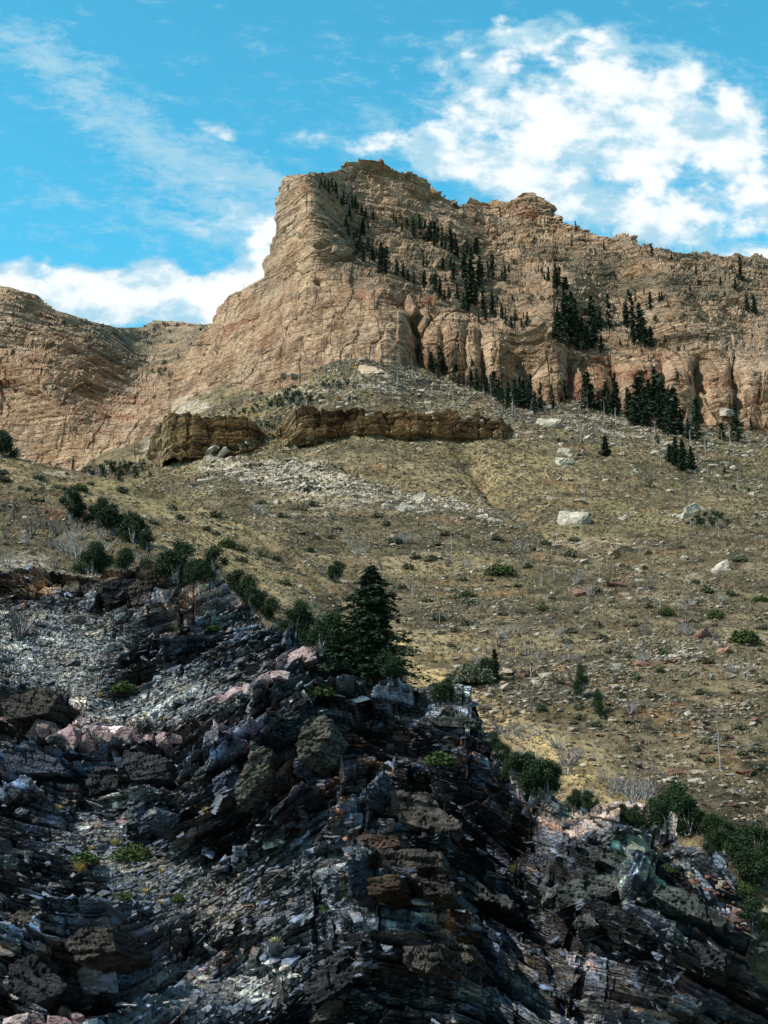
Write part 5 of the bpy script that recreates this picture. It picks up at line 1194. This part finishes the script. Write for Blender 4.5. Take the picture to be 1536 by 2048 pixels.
# ---------------------------------------------------------------- big jointed blocks of the slate, each set into the slope
M_BL = {}
def block_mat(tone):
    if tone in M_BL: return M_BL[tone]
    c = {'blue': ((.035, .045, .065), (.10, .12, .16), (.02, .02, .024)), 'brown': ((.040, .035, .032), (.095, .082, .072), (.02, .018, .018)), 'dark': ((.014, .015, .019), (.045, .048, .056), (.008, .008, .01)),
         'green': ((.030, .036, .034), (.11, .125, .115), (.018, .02, .02)), 'olive': ((.05, .048, .04), (.14, .13, .105), (.08, .048, .028)), 'rust': ((.042, .030, .024), (.085, .056, .038), (.018, .015, .015))}[tone]
    M_BL[tone] = mat_boulder('slate_' + tone, *c, 1.1, .10, True); return M_BL[tone]
def block(poly, out, gx, gy, thick, tone, label, seed):
    """poly: corners of the front face as seen; out: metres it stands proud; gx, gy: lean of the face across and up"""
    cx = sum(p[0] for p in poly) / len(poly); cy = sum(p[1] for p in poly) / len(poly)
    c = pick(cx, cy); ps = px_size(c)
    pts = []
    for x, y in poly: 
        q = unproject(np.array([x * 1.0]), np.array([y * 1.0]), np.array([c.y - out + ((x - cx) * gx - (y - cy) * gy) * ps]))[0]
        pts.append(Vector(q))
    o3 = sum(pts, Vector()) / len(pts)
    bm = bmesh.new()
    f_ = [bm.verts.new(p - o3) for p in pts]
    back = [bm.verts.new((p - o3) * .92 + Vector((.25 * thick, thick, -.25 * thick))) for p in pts]
    n = len(pts)
    bm.faces.new(f_); bm.faces.new(back[::-1])
    for i in range(n): bm.faces.new((f_[i], back[i], back[(i + 1) % n], f_[(i + 1) % n]))
    bmesh.ops.triangulate(bm, faces=bm.faces)
    lim = max(.13, max((p - o3).length for p in pts) / 20)
    for _ in range(6):
        es = [e for e in bm.edges if e.calc_length() > lim]
        if not es or len(bm.verts) > 6500: break
        bmesh.ops.subdivide_edges(bm, edges=es, cuts=1)
        bmesh.ops.triangulate(bm, faces=bm.faces)
    bmesh.ops.recalc_face_normals(bm, faces=bm.faces); bm.normal_update()
    co = np.array([v.co[:] for v in bm.verts]); no = np.array([v.normal[:] for v in bm.verts])
    w_ = co[:, 2] + .0 * co[:, 0] - float(np.interp(cx, dipx, np.tan(np.radians(dip)))) * co[:, 0]
    r_, ou, ov, e = voro(co[:, 0] / 1.5 + co[:, 1] / 2, w_ / .38, seed)
    r2, ou2, ov2, e2 = voro(co[:, 0] / .6, w_ / .16 + co[:, 1], seed + 1)
    d = .20 * (r_[0] - .5) - .12 * (e < .07) + .07 * (r2[0] - .5) - .04 * (e2 < .1) + .10 * fbm(co[:, 0] / 1.2, co[:, 1] / 1.2, co[:, 2] / 1.2, 3, seed)
    co = co + no * d[:, None]
    for v, q in zip(bm.verts, co): v.co = q
    me = bpy.data.meshes.new('rock_block'); bm.to_mesh(me); bm.free(); me.materials.append(block_mat(tone))
    o = link('rock_block', me); o.location = o3
    finish(o, None, label, 'rock block', 'jointed blocks of the slate outcrop')
BL = [
 ([(500,1480),(545,1500),(538,1545),(475,1610),(468,1580),(498,1520)], 2.0, .5, .4, 3, 'olive', 'grey-brown leaning slab face left of the black overhang'),
 ([(425,1560),(470,1525),(490,1570),(468,1606),(430,1590)], 1.8, .6, .3, 3, 'blue', 'blue faceted block leaning under the grey-brown slab'),
 ([(398,1540),(440,1480),(452,1500),(400,1560),(382,1558)], 1.5, .4, .5, 2, 'green', 'pale greenish slab edge rising left of the blue facets'),
 ([(590,1490),(612,1440),(650,1425),(668,1448),(640,1500),(600,1520)], 2.0, .4, .5, 3, 'olive', 'broad brownish slab face under the fold crest'),
 ([(585,1545),(592,1518),(650,1478),(668,1455),(660,1490),(610,1535)], 1.8, .5, .2, 2.5, 'blue', 'blue-grey slab edge under the broad brownish face'),
 ([(555,1420),(600,1385),(618,1400),(590,1450),(560,1470)], 1.6, .4, .5, 2.5, 'dark', 'dark ribbed slab left of the fold crest'),
 ([(262,1618),(300,1598),(345,1622),(338,1650),(300,1660),(278,1668)], 1.6, .5, .3, 2.5, 'blue', 'blue angular block beside the faceted slate boulder'),
 ([(170,1560),(190,1535),(240,1535),(235,1572),(178,1588)], 1.4, .3, .4, 2.5, 'dark', 'dark flat-fronted block above the white quartz streak'),
 ([(240,1520),(250,1500),(340,1520),(338,1556),(262,1560)], 1.8, .1, .7, 3, 'dark', 'black overhanging ledge block below the pink band'),
 ([(782,1585),(850,1582),(880,1612),(918,1650),(900,1668),(800,1640),(780,1620)], 2.0, .1, .3, 3.5, 'brown', 'wide brown upper face of the stacked ledges'),
 ([(722,1645),(745,1590),(775,1592),(782,1640),(740,1640)], 1.9, .5, .2, 3, 'brown', 'brown squared block at the left end of the upper ledge'),
 ([(718,1590),(768,1536),(775,1545),(745,1580),(738,1600),(722,1600)], 1.7, .6, .2, 2, 'blue', 'narrow blue slab leaning at the top of the stack'),
 ([(735,1700),(880,1700),(886,1735),(800,1740),(738,1722)], 2.2, .05, .3, 3.5, 'brown', 'long grey-brown beam-like middle ledge'),
 ([(695,1730),(732,1698),(736,1745),(730,1785),(698,1790)], 2.0, .7, .1, 3, 'blue', 'blue fractured end face of the stacked ledges'),
 ([(735,1750),(795,1745),(802,1778),(738,1788)], 2.3, 0, .2, 3, 'rust', 'rust-stained brown block low in the stack'),
 ([(842,1755),(890,1748),(900,1785),(845,1792)], 2.2, 0, .2, 3, 'brown', 'squared grey block beside a vertical joint'),
 ([(892,1750),(935,1748),(980,1790),(1028,1800),(1020,1812),(960,1800),(900,1790)], 2.1, -.2, .2, 2.5, 'green', 'green-white capped slab tapering to the right'),
 ([(720,1672),(800,1665),(798,1690),(724,1696)], 1.6, 0, .2, 2.5, 'rust', 'rusty band block between the upper and middle ledges'),
 ([(806,1890),(880,1888),(890,1925),(850,1942),(808,1930)], 1.6, .1, .3, 3, 'brown', 'rounded grey-brown block near the bottom middle'),
 ([(885,1890),(945,1892),(950,1920),(900,1945),(888,1925)], 1.5, -.1, .3, 3, 'brown', 'cracked grey-brown block right of the rounded one'),
 ([(1115,1770),(1180,1745),(1235,1745),(1238,1780),(1180,1800),(1108,1825)], 2.0, .1, .4, 3.5, 'green', 'large lichened face right of the gully'),
 ([(1175,1790),(1212,1780),(1218,1786),(1180,1802)], 2.6, .1, .2, 2, 'green', 'pale narrow slab edge under the lichened face'),
 ([(1150,1830),(1180,1815),(1200,1850),(1165,1862),(1140,1850)], 1.8, .1, .5, 2.5, 'green', 'pale green block below the lichened face'),
 ([(1200,1690),(1260,1715),(1278,1745),(1240,1742),(1190,1715)], 1.6, -.2, .5, 2.5, 'green', 'teal slab dipping right along the outcrop edge'),
 ([(1310,1765),(1400,1795),(1455,1840),(1440,1852),(1370,1822),(1305,1790)], 2.6, -.2, .3, 3.5, 'green', 'long teal roof slab above the black cave'),
 ([(1395,1885),(1455,1905),(1450,1945),(1400,1930)], 2.2, -.1, .3, 3, 'dark', 'dark blunt block under the long roof slab'),
 ([(135,1880),(165,1855),(225,1858),(230,1900),(150,1925)], 2.0, .2, .4, 3.5, 'brown', 'brown banded boulder face at lower left'),
 ([(20,1930),(70,1905),(110,1925),(130,1980),(60,2010),(10,1985)], 1.8, .2, .4, 3.5, 'dark', 'dark rounded block in the lower left corner'),
 ([(10,1830),(100,1790),(130,1810),(90,1840),(15,1850)], 1.7, .1, .5, 3, 'brown', 'brown ribbed slab above the lower left corner'),
 ([(0,1400),(80,1370),(120,1385),(95,1425),(10,1440)], 1.4, .1, .6, 3, 'brown', 'smooth grey-brown slab above the pink band at left'),
 ([(0,1500),(50,1490),(120,1520),(130,1545),(20,1545)], 1.3, .1, .5, 3, 'blue', 'deep blue jointed block under the pink band at left'),
 ([(160,1170),(195,1155),(205,1190),(170,1205)], 1.6, .4, .3, 2.5, 'brown', 'grey upright block below the leftmost crest juniper'),
 ([(200,1180),(215,1158),(272,1155),(262,1195),(215,1210)], 1.8, .3, .2, 3, 'dark', 'black block between two upright grey blocks'),
 ([(258,1175),(275,1160),(302,1170),(300,1205),(262,1210)], 1.8, .2, .3, 3, 'brown', 'rounded grey upright block under the crest junipers'),
 ([(300,1225),(325,1180),(345,1172),(372,1188),(330,1212)], 1.7, .3, .4, 3, 'brown', 'brown wedge leaning right below the crest'),
 ([(605,1975),(660,1910),(685,1905),(720,1940),(680,1980),(625,2010)], 1.6, .2, .5, 3, 'dark', 'dark arched rib right of the bottom scree'),
 ([(615,2045),(650,1998),(672,1995),(655,2040)], 1.7, .4, .3, 2, 'olive', 'pale olive slab edge at the bottom middle'),
 ([(860,1440),(900,1408),(945,1412),(958,1450),(930,1455),(880,1450)], .5, .1, .5, 3, 'green', 'curved green-grey slab cap at the right end of the crest'),
]
for k, b_ in enumerate(BL): block(*b_, 1200 + k * 3)
